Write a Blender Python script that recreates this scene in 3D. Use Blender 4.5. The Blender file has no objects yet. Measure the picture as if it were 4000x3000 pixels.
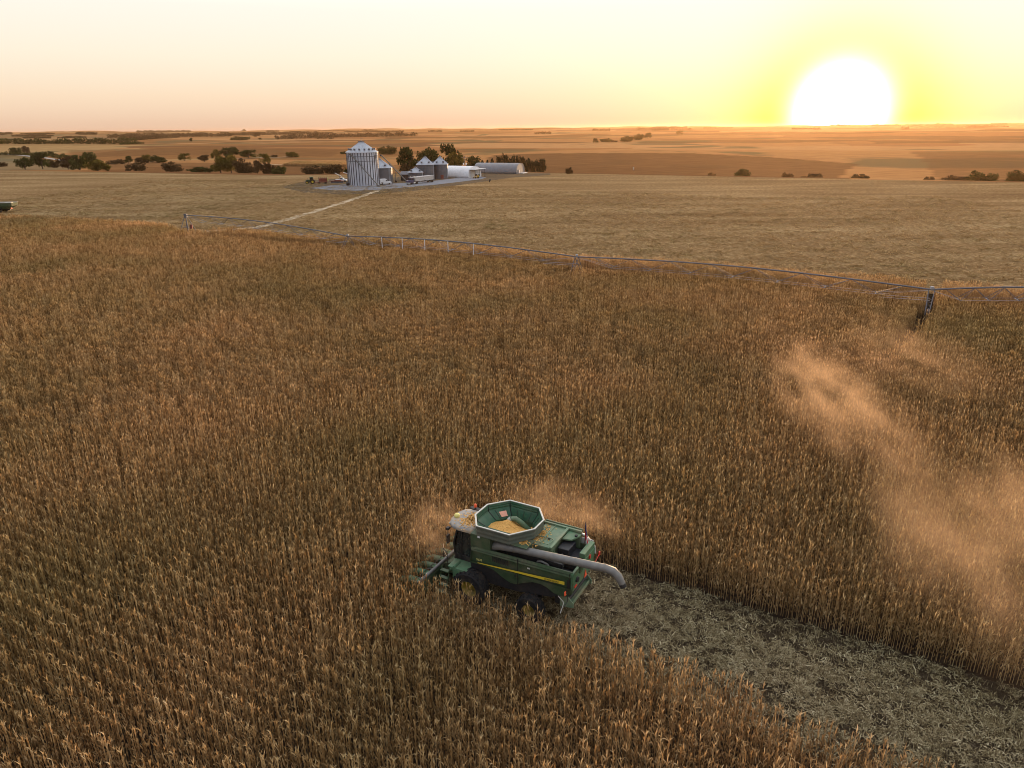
import bpy, math, random
import numpy as np
from mathutils import Vector, Matrix
random.seed(7)
R = math.radians
HAZE = 0.00004; DUST = True
SC = bpy.context.scene
COL = SC.collection

# ------------------------------------------------------------------ camera
F = 2773.0; H = 24.0
PITCH = math.atan(1000.0 / F); ROLL = math.atan(35 / 4000.0)
_c, _s = math.cos(-ROLL), math.sin(-ROLL)
_sp, _cp = math.sin(PITCH), math.cos(PITCH)
RIGHT = np.array([_c, _s * _sp, _s * _cp]); UP = np.array([-_s, _c * _sp, _c * _cp]); FWD = np.array([0, _cp, -_sp])
cam_d = bpy.data.cameras.new("camera"); cam = bpy.data.objects.new("camera", cam_d); COL.objects.link(cam)
cam_d.sensor_width = 36; cam_d.lens = 36 * F / 4000.0; cam_d.clip_start = 0.5; cam_d.clip_end = 30000
M4 = Matrix(((RIGHT[0], UP[0], -FWD[0], 0), (RIGHT[1], UP[1], -FWD[1], 0), (RIGHT[2], UP[2], -FWD[2], H), (0, 0, 0, 1)))
cam.matrix_world = M4; SC.camera = cam

def ray(px, py):
    return RIGHT * ((px - 2000) / F) + UP * ((1500 - py) / F) + FWD
def proj(P):
    P = np.asarray(P, float) - np.array([0, 0, H])
    z = P @ FWD
    z = np.where(z > 0.1, z, 0.1)
    return 2000 + F * (P @ RIGHT) / z, 1500 - F * (P @ UP) / z, P @ FWD
def at(px, py, z=0.0):
    d = ray(px, py); t = (z - H) / d[2]
    return Vector((d[0] * t, d[1] * t, z))
def smooth(a, b, x):
    t = np.clip((x - a) / (b - a), 0, 1); return t * t * (3 - 2 * t)

# ------------------------------------------------------------------ terrain
EX = [-6000, -2500, -357, -132, 10, 227, 500, 1500, 6000]
EY = [2600, 1440, 506, 416, 422, 315, 232, 110, -400]
def edge_y(x): return np.interp(x, EX, EY)
def hgt(x, y):
    x = np.asarray(x, float); y = np.asarray(y, float)
    d = y - edge_y(x)
    s1 = smooth(0, 120, d); s2 = smooth(150, 520, d)
    dep = 8.0 + 3.0 * np.sin(x / 170.0 + 0.6)
    rr = np.sqrt(x * x + y * y)
    A = np.interp(rr, [400, 900, 2000, 5000, 9000], [0.5, 3.0, 5.5, 8.0, 10.0])
    roll = A * (0.55 * np.sin(y / 118.0 + x / 260.0 + 1.1) + 0.45 * np.sin(y / 197.0 - x / 430.0 + 0.4) + 0.5 * np.sin(x / 520.0 + y / 910.0 + 2.0)
                + 0.5 * np.sin(y / 640.0 - x / 1500.0 + 0.9) + 0.25 * np.sin(x / 97.0 - y / 133.0))
    mean = np.interp(rr, [600, 1500, 5000, 9000], [-3.0, 0.0, 8.0, 15.0])
    return np.where(d > 0, -dep * s1 * (1 - s2) + s2 * (roll + mean), 0.0)
def march(px, py):
    d = ray(px, py); d = d / np.linalg.norm(d)
    t = np.geomspace(15, 9000, 9000)
    X = d[0] * t; Y = d[1] * t; Z = H + d[2] * t
    below = Z < hgt(X, Y)
    i = int(np.argmax(below)) if below.any() else len(t) - 1
    return Vector((X[i], Y[i], float(hgt(X[i], Y[i]))))

# ------------------------------------------------------------------ materials
MATS = {}
def nd(nt, typ, **kw):
    n = nt.nodes.new(typ)
    for k, v in kw.items(): setattr(n, k, v)
    return n
def ramp(nt, stops, interp='LINEAR'):
    n = nt.nodes.new('ShaderNodeValToRGB'); cr = n.color_ramp; cr.interpolation = interp
    while len(cr.elements) < len(stops): cr.elements.new(0.5)
    for e, (p, c) in zip(cr.elements, stops):
        e.position = p; e.color = (*c, 1) if len(c) == 3 else c
    return n
def mat(name, col, rough=0.6, metal=0.0, var=0.15, scale=6.0, bump=0.0, spec=0.4, dirt=None, dirt_amt=0.35, coat=0.0, stretch=None):
    m = bpy.data.materials.new(name); m.use_nodes = True; nt = m.node_tree
    b = nt.nodes['Principled BSDF']; L = nt.links.new
    tc = nd(nt, 'ShaderNodeTexCoord'); src = tc.outputs['Object']
    if stretch:
        mp = nd(nt, 'ShaderNodeMapping'); mp.inputs['Scale'].default_value = stretch; L(src, mp.inputs[0]); src = mp.outputs[0]
    n1 = nd(nt, 'ShaderNodeTexNoise'); n1.inputs['Scale'].default_value = scale; n1.inputs['Detail'].default_value = 6; L(src, n1.inputs['Vector'])
    rp = ramp(nt, [(0.25, tuple(c * (1 - var) for c in col)), (0.75, tuple(min(1, c * (1 + var)) for c in col))])
    L(n1.outputs['Fac'], rp.inputs[0]); out = rp.outputs[0]
    if dirt:
        n2 = nd(nt, 'ShaderNodeTexNoise'); n2.inputs['Scale'].default_value = scale * 0.31; n2.inputs['Detail'].default_value = 8; n2.inputs['Roughness'].default_value = 0.7
        L(src, n2.inputs['Vector'])
        r2 = ramp(nt, [(0.45, (0, 0, 0)), (0.7, (dirt_amt,) * 3)]); L(n2.outputs['Fac'], r2.inputs[0])
        mx = nd(nt, 'ShaderNodeMixRGB'); L(r2.outputs[0], mx.inputs[0]); L(out, mx.inputs[1]); mx.inputs[2].default_value = (*dirt, 1); out = mx.outputs[0]
    L(out, b.inputs['Base Color'])
    b.inputs['Roughness'].default_value = rough; b.inputs['Metallic'].default_value = metal
    b.inputs['Specular IOR Level'].default_value = spec; b.inputs['Coat Weight'].default_value = coat
    if bump:
        bp = nd(nt, 'ShaderNodeBump'); bp.inputs['Strength'].default_value = bump; bp.inputs['Distance'].default_value = 0.03
        n3 = nd(nt, 'ShaderNodeTexNoise'); n3.inputs['Scale'].default_value = scale * 5; n3.inputs['Detail'].default_value = 6; L(src, n3.inputs['Vector'])
        L(n3.outputs['Fac'], bp.inputs['Height']); L(bp.outputs[0], b.inputs['Normal'])
    MATS[name] = m; return m

def leafmat(name, stops, trans=0.35, rnd=0.5, tcol=(1.0, 0.85, 0.6)):
    m = bpy.data.materials.new(name); m.use_nodes = True; nt = m.node_tree; L = nt.links.new
    nt.nodes.remove(nt.nodes['Principled BSDF']); out = nt.nodes['Material Output']
    at_ = nd(nt, 'ShaderNodeAttribute', attribute_name='tint')
    oi = nd(nt, 'ShaderNodeObjectInfo')
    ma = nd(nt, 'ShaderNodeMath', operation='MULTIPLY_ADD'); L(oi.outputs['Random'], ma.inputs[0]); ma.inputs[1].default_value = rnd; 
    m2 = nd(nt, 'ShaderNodeMath', operation='MULTIPLY'); L(at_.outputs['Fac'], m2.inputs[0]); m2.inputs[1].default_value = 1 - rnd
    L(m2.outputs[0], ma.inputs[2])
    rp = ramp(nt, stops); L(ma.outputs[0], rp.inputs[0])
    # broad field-scale variation in colour
    ge = nd(nt, 'ShaderNodeNewGeometry'); nz = nd(nt, 'ShaderNodeTexNoise'); nz.inputs['Scale'].default_value = 0.045; nz.inputs['Detail'].default_value = 4
    L(ge.outputs['Position'], nz.inputs['Vector'])
    r2 = ramp(nt, [(0.3, (0.72, 0.78, 0.66)), (0.7, (1.2, 1.12, 1.05))]); L(nz.outputs['Fac'], r2.inputs[0])
    mm = nd(nt, 'ShaderNodeMixRGB', blend_type='MULTIPLY'); mm.inputs[0].default_value = 1; L(rp.outputs[0], mm.inputs[1]); L(r2.outputs[0], mm.inputs[2])
    df = nd(nt, 'ShaderNodeBsdfDiffuse'); tr = nd(nt, 'ShaderNodeBsdfTranslucent')
    tm = nd(nt, 'ShaderNodeMixRGB', blend_type='MULTIPLY'); tm.inputs[0].default_value = 1; L(mm.outputs[0], tm.inputs[1]); tm.inputs[2].default_value = (*tcol, 1)
    L(mm.outputs[0], df.inputs[0]); L(tm.outputs[0], tr.inputs[0])
    mx = nd(nt, 'ShaderNodeMixShader'); mx.inputs[0].default_value = trans; L(df.outputs[0], mx.inputs[1]); L(tr.outputs[0], mx.inputs[2])
    L(mx.outputs[0], out.inputs['Surface']); MATS[name] = m; return m

# ------------------------------------------------------------------ mesh builder
class MB:
    def __init__(s): s.v = []; s.f = []; s.t = []
    def add(s, vs, fs, tint=0.5):
        o = len(s.v); s.v += [tuple(v) for v in vs]; s.f += [tuple(i + o for i in f) for f in fs]; s.t += [tint] * len(fs)
    def box(s, c, d, rot=None, tint=0.5):
        x, y, z = d[0] / 2, d[1] / 2, d[2] / 2
        vs = [Vector(p) for p in ((-x,-y,-z),(x,-y,-z),(x,y,-z),(-x,y,-z),(-x,-y,z),(x,-y,z),(x,y,z),(-x,y,z))]
        if rot is not None: vs = [rot @ v for v in vs]
        c = Vector(c); s.add([v + c for v in vs], [(0,3,2,1),(4,5,6,7),(0,1,5,4),(1,2,6,5),(2,3,7,6),(3,0,4,7)], tint)
    def hexa(s, lo, hi):  # two quads -> solid
        s.add(list(lo) + list(hi), [(0,3,2,1),(4,5,6,7),(0,1,5,4),(1,2,6,5),(2,3,7,6),(3,0,4,7)])
    def prism(s, poly, a, b, axis='y'):
        n = len(poly)
        def mk(p, t): return (p[0], t, p[1]) if axis == 'y' else ((t, p[0], p[1]) if axis == 'x' else (p[0], p[1], t))
        vs = [mk(p, a) for p in poly] + [mk(p, b) for p in poly]
        s.add(vs, [tuple(range(n)), tuple(range(2 * n - 1, n - 1, -1))] + [(i, i + n, (i + 1) % n + n, (i + 1) % n) for i in range(n)])
    def tube(s, pts, r, n=8, cap=True, tint=0.5):
        pts = [Vector(p) for p in pts]; rs = r if isinstance(r, (list, tuple)) else [r] * len(pts)
        rings = []; up = None
        for i, p in enumerate(pts):
            t = (pts[min(i + 1, len(pts) - 1)] - pts[max(i - 1, 0)]).normalized()
            if up is None: up = t.orthogonal().normalized()
            up = (up - t * up.dot(t)).normalized(); w = t.cross(up)
            rings.append([p + (up * math.cos(2 * math.pi * k / n) + w * math.sin(2 * math.pi * k / n)) * rs[i] for k in range(n)])
        vs = [v for g in rings for v in g]; fs = []
        for i in range(len(pts) - 1):
            for k in range(n):
                fs.append((i * n + k, i * n + (k + 1) % n, (i + 1) * n + (k + 1) % n, (i + 1) * n + k))
        if cap: fs += [tuple(range(n - 1, -1, -1)), tuple((len(pts) - 1) * n + k for k in range(n))]
        s.add(vs, fs, tint)
    def lathe(s, prof, n=32, c=(0, 0, 0), axis='z', close=False):
        vs = []; fs = []; m = len(prof)
        for k in range(n):
            a = 2 * math.pi * k / n
            for r, z in prof:
                p = (r * math.cos(a), r * math.sin(a), z)
                if axis == 'y': p = (p[0], p[2], p[1])
                vs.append((p[0] + c[0], p[1] + c[1], p[2] + c[2]))
        for k in range(n):
            k2 = (k + 1) % n
            for i in range(m - 1 + (1 if close else 0)):
                j = (i + 1) % m
                fs.append((k * m + i, k2 * m + i, k2 * m + j, k * m + j))
        s.add(vs, fs)
    def build(s, name, m, parent=None, bevel=0.0, smooth_=False, auto=None):
        me = bpy.data.meshes.new(name); me.from_pydata(s.v, [], s.f)
        me.validate(); me.update()
        a = me.attributes.new('tint', 'FLOAT', 'FACE')
        if len(me.polygons) == len(s.t): a.data.foreach_set('value', s.t)
        o = bpy.data.objects.new(name, me); COL.objects.link(o)
        me.materials.append(m if not isinstance(m, str) else MATS[m])
        if smooth_:
            me.polygons.foreach_set('use_smooth', [True] * len(me.polygons))
            if auto: me.set_sharp_from_angle(angle=R(auto))
        if bevel:
            b = o.modifiers.new('bevel', 'BEVEL'); b.width = bevel; b.segments = 2; b.limit_method = 'ANGLE'; b.angle_limit = R(40)
        if parent: o.parent = parent
        return o
def tag(o, label=None, cat=None, group=None, kind=None):
    if label: o['label'] = label
    if cat: o['category'] = cat
    if group: o['group'] = group
    if kind: o['kind'] = kind
    return o
def empty(name, loc, rz=0.0, label=None, cat=None, group=None):
    o = bpy.data.objects.new(name, None); COL.objects.link(o); o.location = loc; o.rotation_euler = (0, 0, rz); o.empty_display_size = 0.3
    return tag(o, label, cat, group)
def copy_tree(o, parent=None):
    c = o.copy(); COL.objects.link(c)
    if parent: c.parent = parent
    for ch in list(o.children): copy_tree(ch, c)
    return c
def text_mesh(name, body, size, m, parent, origin, xdir, ydir, depth=0.006, xscale=1.0):
    cu = bpy.data.curves.new(name, 'FONT'); cu.body = body; cu.size = size; cu.extrude = depth
    o = bpy.data.objects.new(name, cu); COL.objects.link(o)
    dg = bpy.context.evaluated_depsgraph_get(); me = bpy.data.meshes.new_from_object(o.evaluated_get(dg)); bpy.data.objects.remove(o)
    xd = Vector(xdir).normalized(); yd = Vector(ydir).normalized(); zd = xd.cross(yd); og = Vector(origin)
    for v in me.vertices: v.co = og + xd * v.co.x * xscale + yd * v.co.y + zd * v.co.z
    me.materials.append(MATS[m]); t = bpy.data.objects.new(name, me); COL.objects.link(t); t.parent = parent
    return t

# palette
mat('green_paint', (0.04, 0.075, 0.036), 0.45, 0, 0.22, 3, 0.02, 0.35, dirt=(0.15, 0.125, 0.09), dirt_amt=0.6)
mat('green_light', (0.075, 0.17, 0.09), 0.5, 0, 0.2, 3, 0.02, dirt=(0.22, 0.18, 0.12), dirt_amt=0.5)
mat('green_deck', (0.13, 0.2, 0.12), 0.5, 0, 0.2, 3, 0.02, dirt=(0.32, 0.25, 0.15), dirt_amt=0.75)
mat('tank_green', (0.028, 0.10, 0.055), 0.42, 0.1, 0.2, 2.5, 0.02, dirt=(0.14, 0.16, 0.12), dirt_amt=0.5)
mat('tank_outer', (0.10, 0.122, 0.10), 0.45, 0.2, 0.2, 2.5, 0.02, dirt=(0.22, 0.19, 0.14), dirt_amt=0.4)
mat('rim_trim', (0.5, 0.5, 0.46), 0.4, 0.2, 0.15, 5)
mat('yellow_paint', (0.62, 0.47, 0.03), 0.45, 0, 0.12, 6, dirt=(0.3, 0.24, 0.12), dirt_amt=0.3)
mat('yellow_pale', (0.65, 0.6, 0.2), 0.45, 0, 0.12, 6)
mat('black_ink', (0.02, 0.02, 0.015), 0.5, 0, 0.1, 6)
mat('black_part', (0.018, 0.018, 0.02), 0.55, 0, 0.3, 6, dirt=(0.08, 0.065, 0.05), dirt_amt=0.4)
mat('engine_black', (0.02, 0.022, 0.028), 0.5, 0.2, 0.35, 4, 0.1, dirt=(0.12, 0.1, 0.07), dirt_amt=0.5)
mat('rubber', (0.018, 0.018, 0.019), 0.85, 0, 0.3, 5, 0.1, 0.2, dirt=(0.11, 0.085, 0.06), dirt_amt=0.6)
mat('steel_grey', (0.165, 0.163, 0.155), 0.5, 0.15, 0.2, 4, 0.02, dirt=(0.2, 0.17, 0.13), dirt_amt=0.45)
mat('roof_grey', (0.23, 0.235, 0.235), 0.5, 0, 0.15, 4, 0.02, dirt=(0.55, 0.38, 0.2), dirt_amt=1.0)
mat('red_light', (0.65, 0.05, 0.03), 0.35, 0, 0.1, 6)
mat('orange_sign', (0.9, 0.13, 0.05), 0.5, 0, 0.1, 6)
mat('flag_red', (0.5, 0.03, 0.04), 0.8, 0, 0.15, 6)
mat('flag_white', (0.75, 0.7, 0.66), 0.8, 0, 0.1, 6)
mat('flag_blue', (0.02, 0.025, 0.09), 0.8, 0, 0.15, 6)
mat('hatch_pane', (0.9, 0.45, 0.32), 0.5, 0, 0.08, 6)  # salmon of sun shining through, put into the base colour
mat('galv', (0.30, 0.33, 0.38), 0.42, 0.35, 0.15, 0.6, 0.0, dirt=(0.33, 0.33, 0.33), dirt_amt=0.4)
mat('galv_bright', (0.52, 0.56, 0.64), 0.42, 0.25, 0.12, 0.5, 0.0, dirt=(0.48, 0.5, 0.54), dirt_amt=0.5)
mat('galv_dark', (0.10, 0.107, 0.125), 0.5, 0.25, 0.2, 0.6, 0.0, dirt=(0.16, 0.16, 0.16), dirt_amt=0.4)
mat('rib_dark', (0.07, 0.075, 0.095), 0.5, 0.4, 0.15, 2)
mat('hub_yellow', (0.34, 0.25, 0.03), 0.6, 0, 0.2, 4, dirt=(0.09, 0.07, 0.05), dirt_amt=0.8)
mat('pivot_steel', (0.34, 0.35, 0.37), 0.75, 0.0, 0.2, 1.0)
mat('shed_steel', (0.17, 0.18, 0.2), 0.55, 0.2, 0.15, 0.6, dirt=(0.13, 0.13, 0.13), dirt_amt=0.4)
mat('pipe_grey', (0.13, 0.135, 0.155), 0.6, 0.2, 0.2, 1.0)
mat('white_paint', (0.66, 0.67, 0.69), 0.5, 0, 0.1, 1.0, dirt=(0.5, 0.5, 0.5), dirt_amt=0.4)
mat('door_cream', (0.55, 0.52, 0.48), 0.6, 0, 0.1, 1.0)
mat('dark_wood', (0.06, 0.055, 0.055), 0.8, 0, 0.3, 1.0)
mat('pole_wood', (0.2, 0.16, 0.13), 0.9, 0, 0.25, 3.0)
mat('rust_red', (0.2, 0.045, 0.03), 0.7, 0, 0.3, 2.0, dirt=(0.1, 0.07, 0.05), dirt_amt=0.5)
mat('truck_blue', (0.035, 0.035, 0.09), 0.35, 0, 0.2, 2.0)
mat('trailer_grey', (0.42, 0.4, 0.39), 0.5, 0.2, 0.12, 1.0, dirt=(0.3, 0.26, 0.22), dirt_amt=0.4)
mat('machine_yellow', (0.5, 0.3, 0.02), 0.5, 0, 0.2, 3)
mat('bark', (0.06, 0.045, 0.035), 0.9, 0, 0.3, 6.0, 0.2)
def glassmat():
    m = bpy.data.materials.new('cab_glass'); m.use_nodes = True; nt = m.node_tree; b = nt.nodes['Principled BSDF']
    n = nd(nt, 'ShaderNodeTexNoise'); n.inputs['Scale'].default_value = 2; n.inputs['Detail'].default_value = 5
    r = ramp(nt, [(0.35, (0.02, 0.028, 0.03)), (0.7, (0.09, 0.085, 0.07))]); nt.links.new(n.outputs['Fac'], r.inputs[0]); nt.links.new(r.outputs[0], b.inputs['Base Color'])
    b.inputs['Roughness'].default_value = 0.12; b.inputs['Transmission Weight'].default_value = 0.35; b.inputs['IOR'].default_value = 1.3; MATS['cab_glass'] = m
glassmat()
leafmat('corn_leaf', [(0.0, (0.10, 0.056, 0.026)), (0.3, (0.25, 0.155, 0.075)), (0.55, (0.44, 0.30, 0.155)), (0.8, (0.68, 0.51, 0.30)), (1.0, (0.88, 0.74, 0.50))], 0.40, 0.3, (1.0, 0.76, 0.45))
leafmat('husk_litter', [(0.0, (0.07, 0.05, 0.027)), (0.4, (0.19, 0.15, 0.09)), (0.75, (0.38, 0.33, 0.22)), (1.0, (0.58, 0.53, 0.39))], 0.15, 0.3)
leafmat('stubble_leaf', [(0.0, (0.11, 0.062, 0.027)), (0.4, (0.25, 0.16, 0.075)), (0.75, (0.46, 0.33, 0.175)), (1.0, (0.62, 0.48, 0.28))], 0.15, 0.4)
leafmat('foliage_dark', [(0.0, (0.018, 0.026, 0.01)), (0.5, (0.04, 0.052, 0.018)), (1.0, (0.085, 0.09, 0.035))], 0.2, 0.35, (1, 0.9, 0.4))
leafmat('foliage_olive', [(0.0, (0.05, 0.045, 0.012)), (0.5, (0.1, 0.09, 0.025)), (1.0, (0.2, 0.15, 0.04))], 0.25, 0.3, (1, 0.85, 0.4))
leafmat('foliage_brown', [(0.0, (0.028, 0.02, 0.012)), (0.5, (0.06, 0.042, 0.025)), (1.0, (0.11, 0.075, 0.045))], 0.15, 0.3)
leafmat('foliage_conifer', [(0.0, (0.012, 0.02, 0.012)), (0.5, (0.024, 0.034, 0.018)), (1.0, (0.05, 0.055, 0.03))], 0.1, 0.3)

# ------------------------------------------------------------------ frame of the rows
HD = R(151.0)
FV = np.array([math.cos(HD), math.sin(HD)]); LV = np.array([-FV[1], FV[0]])
A0, B0 = 17.5, -28.5       # front axle of the combine in (along row, across row)
def ab2w(a, b): return (FV[0] * a + LV[0] * b, FV[1] * a + LV[1] * b)
CL = ab2w(A0, B0)
SW0, SW1, SWA = B0 - 4.95, B0 + 2.85, A0 + 3.3     # cut swath


# ------------------------------------------------------------------ ground sheet
def sheet(name, pts, m, z, sub=1, kind='structure', terrain=False):
    me = bpy.data.meshes.new(name)
    vs = [(p[0], p[1], (float(hgt(p[0], p[1])) if terrain else 0) + z) for p in pts]
    me.from_pydata(vs, [], [tuple(range(len(vs)))]); me.update()
    if me.polygons[0].normal.z < 0: me.flip_normals()
    o = bpy.data.objects.new(name, me); COL.objects.link(o); me.materials.append(MATS[m]); o['kind'] = kind
    return o
def ribbon(name, pts, w, m, z=0.02, terrain=True, n=40, jit=0.0):
    pts = [Vector((p[0], p[1])) for p in pts]; out = []
    for i in range(len(pts) - 1):
        for k in range(n):
            out.append(pts[i].lerp(pts[i + 1], k / n))
    out.append(pts[-1]); vs = []; fs = []; rg = random.Random(3)
    for i, p in enumerate(out):
        t = (out[min(i + 1, len(out) - 1)] - out[max(0, i - 1)]).normalized(); nrm = Vector((-t.y, t.x))
        for sgn in (-1, 1):
            q = p + nrm * sgn * (w / 2 + rg.uniform(-jit, jit)); vs.append((q.x, q.y, (float(hgt(q.x, q.y)) if terrain else 0) + z))
    for i in range(len(out) - 1): fs.append((2 * i, 2 * i + 1, 2 * i + 3, 2 * i + 2))
    me = bpy.data.meshes.new(name); me.from_pydata(vs, [], fs); me.update()
    if me.polygons[0].normal.z < 0: me.flip_normals()
    o = bpy.data.objects.new(name, me); COL.objects.link(o); me.materials.append(MATS[m]); o['kind'] = 'structure'
    return o

def ground_mat():
    m = bpy.data.materials.new('ground'); m.use_nodes = True; nt = m.node_tree; b = nt.nodes['Principled BSDF']; L = nt.links.new
    ge = nd(nt, 'ShaderNodeNewGeometry'); P = ge.outputs['Position']
    mp = nd(nt, 'ShaderNodeMapping'); mp.inputs['Rotation'].default_value = (0, 0, R(18)); mp.inputs['Scale'].default_value = (1 / 420, 1 / 190, 0); L(P, mp.inputs[0])
    wn = nd(nt, 'ShaderNodeTexNoise'); wn.inputs['Scale'].default_value = 0.004; L(P, wn.inputs['Vector'])
    ad = nd(nt, 'ShaderNodeMixRGB', blend_type='ADD'); ad.inputs[0].default_value = 0.55; L(mp.outputs[0], ad.inputs[1]); L(wn.outputs['Color'], ad.inputs[2])
    vo = nd(nt, 'ShaderNodeTexVoronoi', distance='CHEBYCHEV'); vo.inputs['Scale'].default_value = 1.0; vo.inputs['Randomness'].default_value = 0.8; L(ad.outputs[0], vo.inputs['Vector'])
    sp = nd(nt, 'ShaderNodeSeparateColor'); L(vo.outputs['Color'], sp.inputs[0])
    fc = ramp(nt, [(0.0, (0.24, 0.115, 0.045)), (0.2, (0.35, 0.175, 0.07)), (0.42, (0.29, 0.135, 0.055)), (0.6, (0.38, 0.205, 0.09)), (0.8, (0.17, 0.085, 0.04)), (0.93, (0.33, 0.205, 0.09))], 'CONSTANT')
    L(sp.outputs[0], fc.inputs[0])
    # crop texture: streaks along the rows, two sizes
    m2 = nd(nt, 'ShaderNodeMapping'); m2.inputs['Rotation'].default_value = (0, 0, R(24)); m2.inputs['Scale'].default_value = (0.05, 0.35, 0.3); L(P, m2.inputs[0])
    n2 = nd(nt, 'ShaderNodeTexNoise'); n2.inputs['Scale'].default_value = 1; n2.inputs['Detail'].default_value = 7; n2.inputs['Roughness'].default_value = 0.65; L(m2.outputs[0], n2.inputs['Vector'])
    r2 = ramp(nt, [(0.28, (0.62, 0.6, 0.58)), (0.72, (1.3, 1.3, 1.3))]); L(n2.outputs['Fac'], r2.inputs[0])
    x1 = nd(nt, 'ShaderNodeMixRGB', blend_type='MULTIPLY'); x1.inputs[0].default_value = 1; L(fc.outputs[0], x1.inputs[1]); L(r2.outputs[0], x1.inputs[2])
    # grass hollows / waterways
    n3 = nd(nt, 'ShaderNodeTexNoise'); n3.inputs['Scale'].default_value = 0.006; n3.inputs['Detail'].default_value = 5; n3.inputs['Distortion'].default_value = 0.8; L(P, n3.inputs['Vector'])
    r3 = ramp(nt, [(0.36, (1, 1, 1)), (0.44, (0, 0, 0))]); L(n3.outputs['Fac'], r3.inputs[0])
    x2 = nd(nt, 'ShaderNodeMixRGB'); L(r3.outputs[0], x2.inputs[0]); L(x1.outputs[0], x2.inputs[1]); x2.inputs[2].default_value = (0.15, 0.105, 0.05, 1)
    # soil under the standing corn and farm (near)
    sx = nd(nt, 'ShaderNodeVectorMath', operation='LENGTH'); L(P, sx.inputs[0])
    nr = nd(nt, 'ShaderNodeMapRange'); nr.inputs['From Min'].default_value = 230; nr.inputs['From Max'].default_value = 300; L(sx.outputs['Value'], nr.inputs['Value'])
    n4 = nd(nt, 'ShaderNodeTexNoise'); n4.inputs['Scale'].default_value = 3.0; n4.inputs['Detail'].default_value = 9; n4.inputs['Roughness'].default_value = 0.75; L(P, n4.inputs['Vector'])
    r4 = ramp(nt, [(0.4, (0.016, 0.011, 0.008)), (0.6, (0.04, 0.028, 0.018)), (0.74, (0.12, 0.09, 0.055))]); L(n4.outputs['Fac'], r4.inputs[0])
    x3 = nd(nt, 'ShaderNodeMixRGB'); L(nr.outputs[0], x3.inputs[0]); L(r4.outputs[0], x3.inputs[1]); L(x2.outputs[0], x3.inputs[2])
    ca = nd(nt, 'ShaderNodeAttribute', attribute_name='crop_shade')
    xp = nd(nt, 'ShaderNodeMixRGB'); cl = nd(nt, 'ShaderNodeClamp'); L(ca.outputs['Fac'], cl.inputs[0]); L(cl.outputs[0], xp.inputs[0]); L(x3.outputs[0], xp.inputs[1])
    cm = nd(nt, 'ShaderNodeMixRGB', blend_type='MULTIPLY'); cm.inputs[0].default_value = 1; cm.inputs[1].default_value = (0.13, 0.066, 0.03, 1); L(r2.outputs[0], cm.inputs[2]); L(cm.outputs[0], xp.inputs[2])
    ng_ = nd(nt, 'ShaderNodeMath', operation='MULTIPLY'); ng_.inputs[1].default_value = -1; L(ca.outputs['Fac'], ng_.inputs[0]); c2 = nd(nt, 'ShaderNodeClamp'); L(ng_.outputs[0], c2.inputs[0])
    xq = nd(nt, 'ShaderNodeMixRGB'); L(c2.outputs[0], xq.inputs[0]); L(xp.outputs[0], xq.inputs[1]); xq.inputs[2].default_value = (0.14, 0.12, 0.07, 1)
    L(xq.outputs[0], b.inputs['Base Color']); b.inputs['Roughness'].default_value = 1.0; b.inputs['Specular IOR Level'].default_value = 0.0
    bp = nd(nt, 'ShaderNodeBump'); bp.inputs['Strength'].default_value = 0.9; bp.inputs['Distance'].default_value = 0.8; L(n2.outputs['Fac'], bp.inputs['Height']); L(bp.outputs[0], b.inputs['Normal'])
    MATS['ground'] = m
ground_mat()
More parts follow.
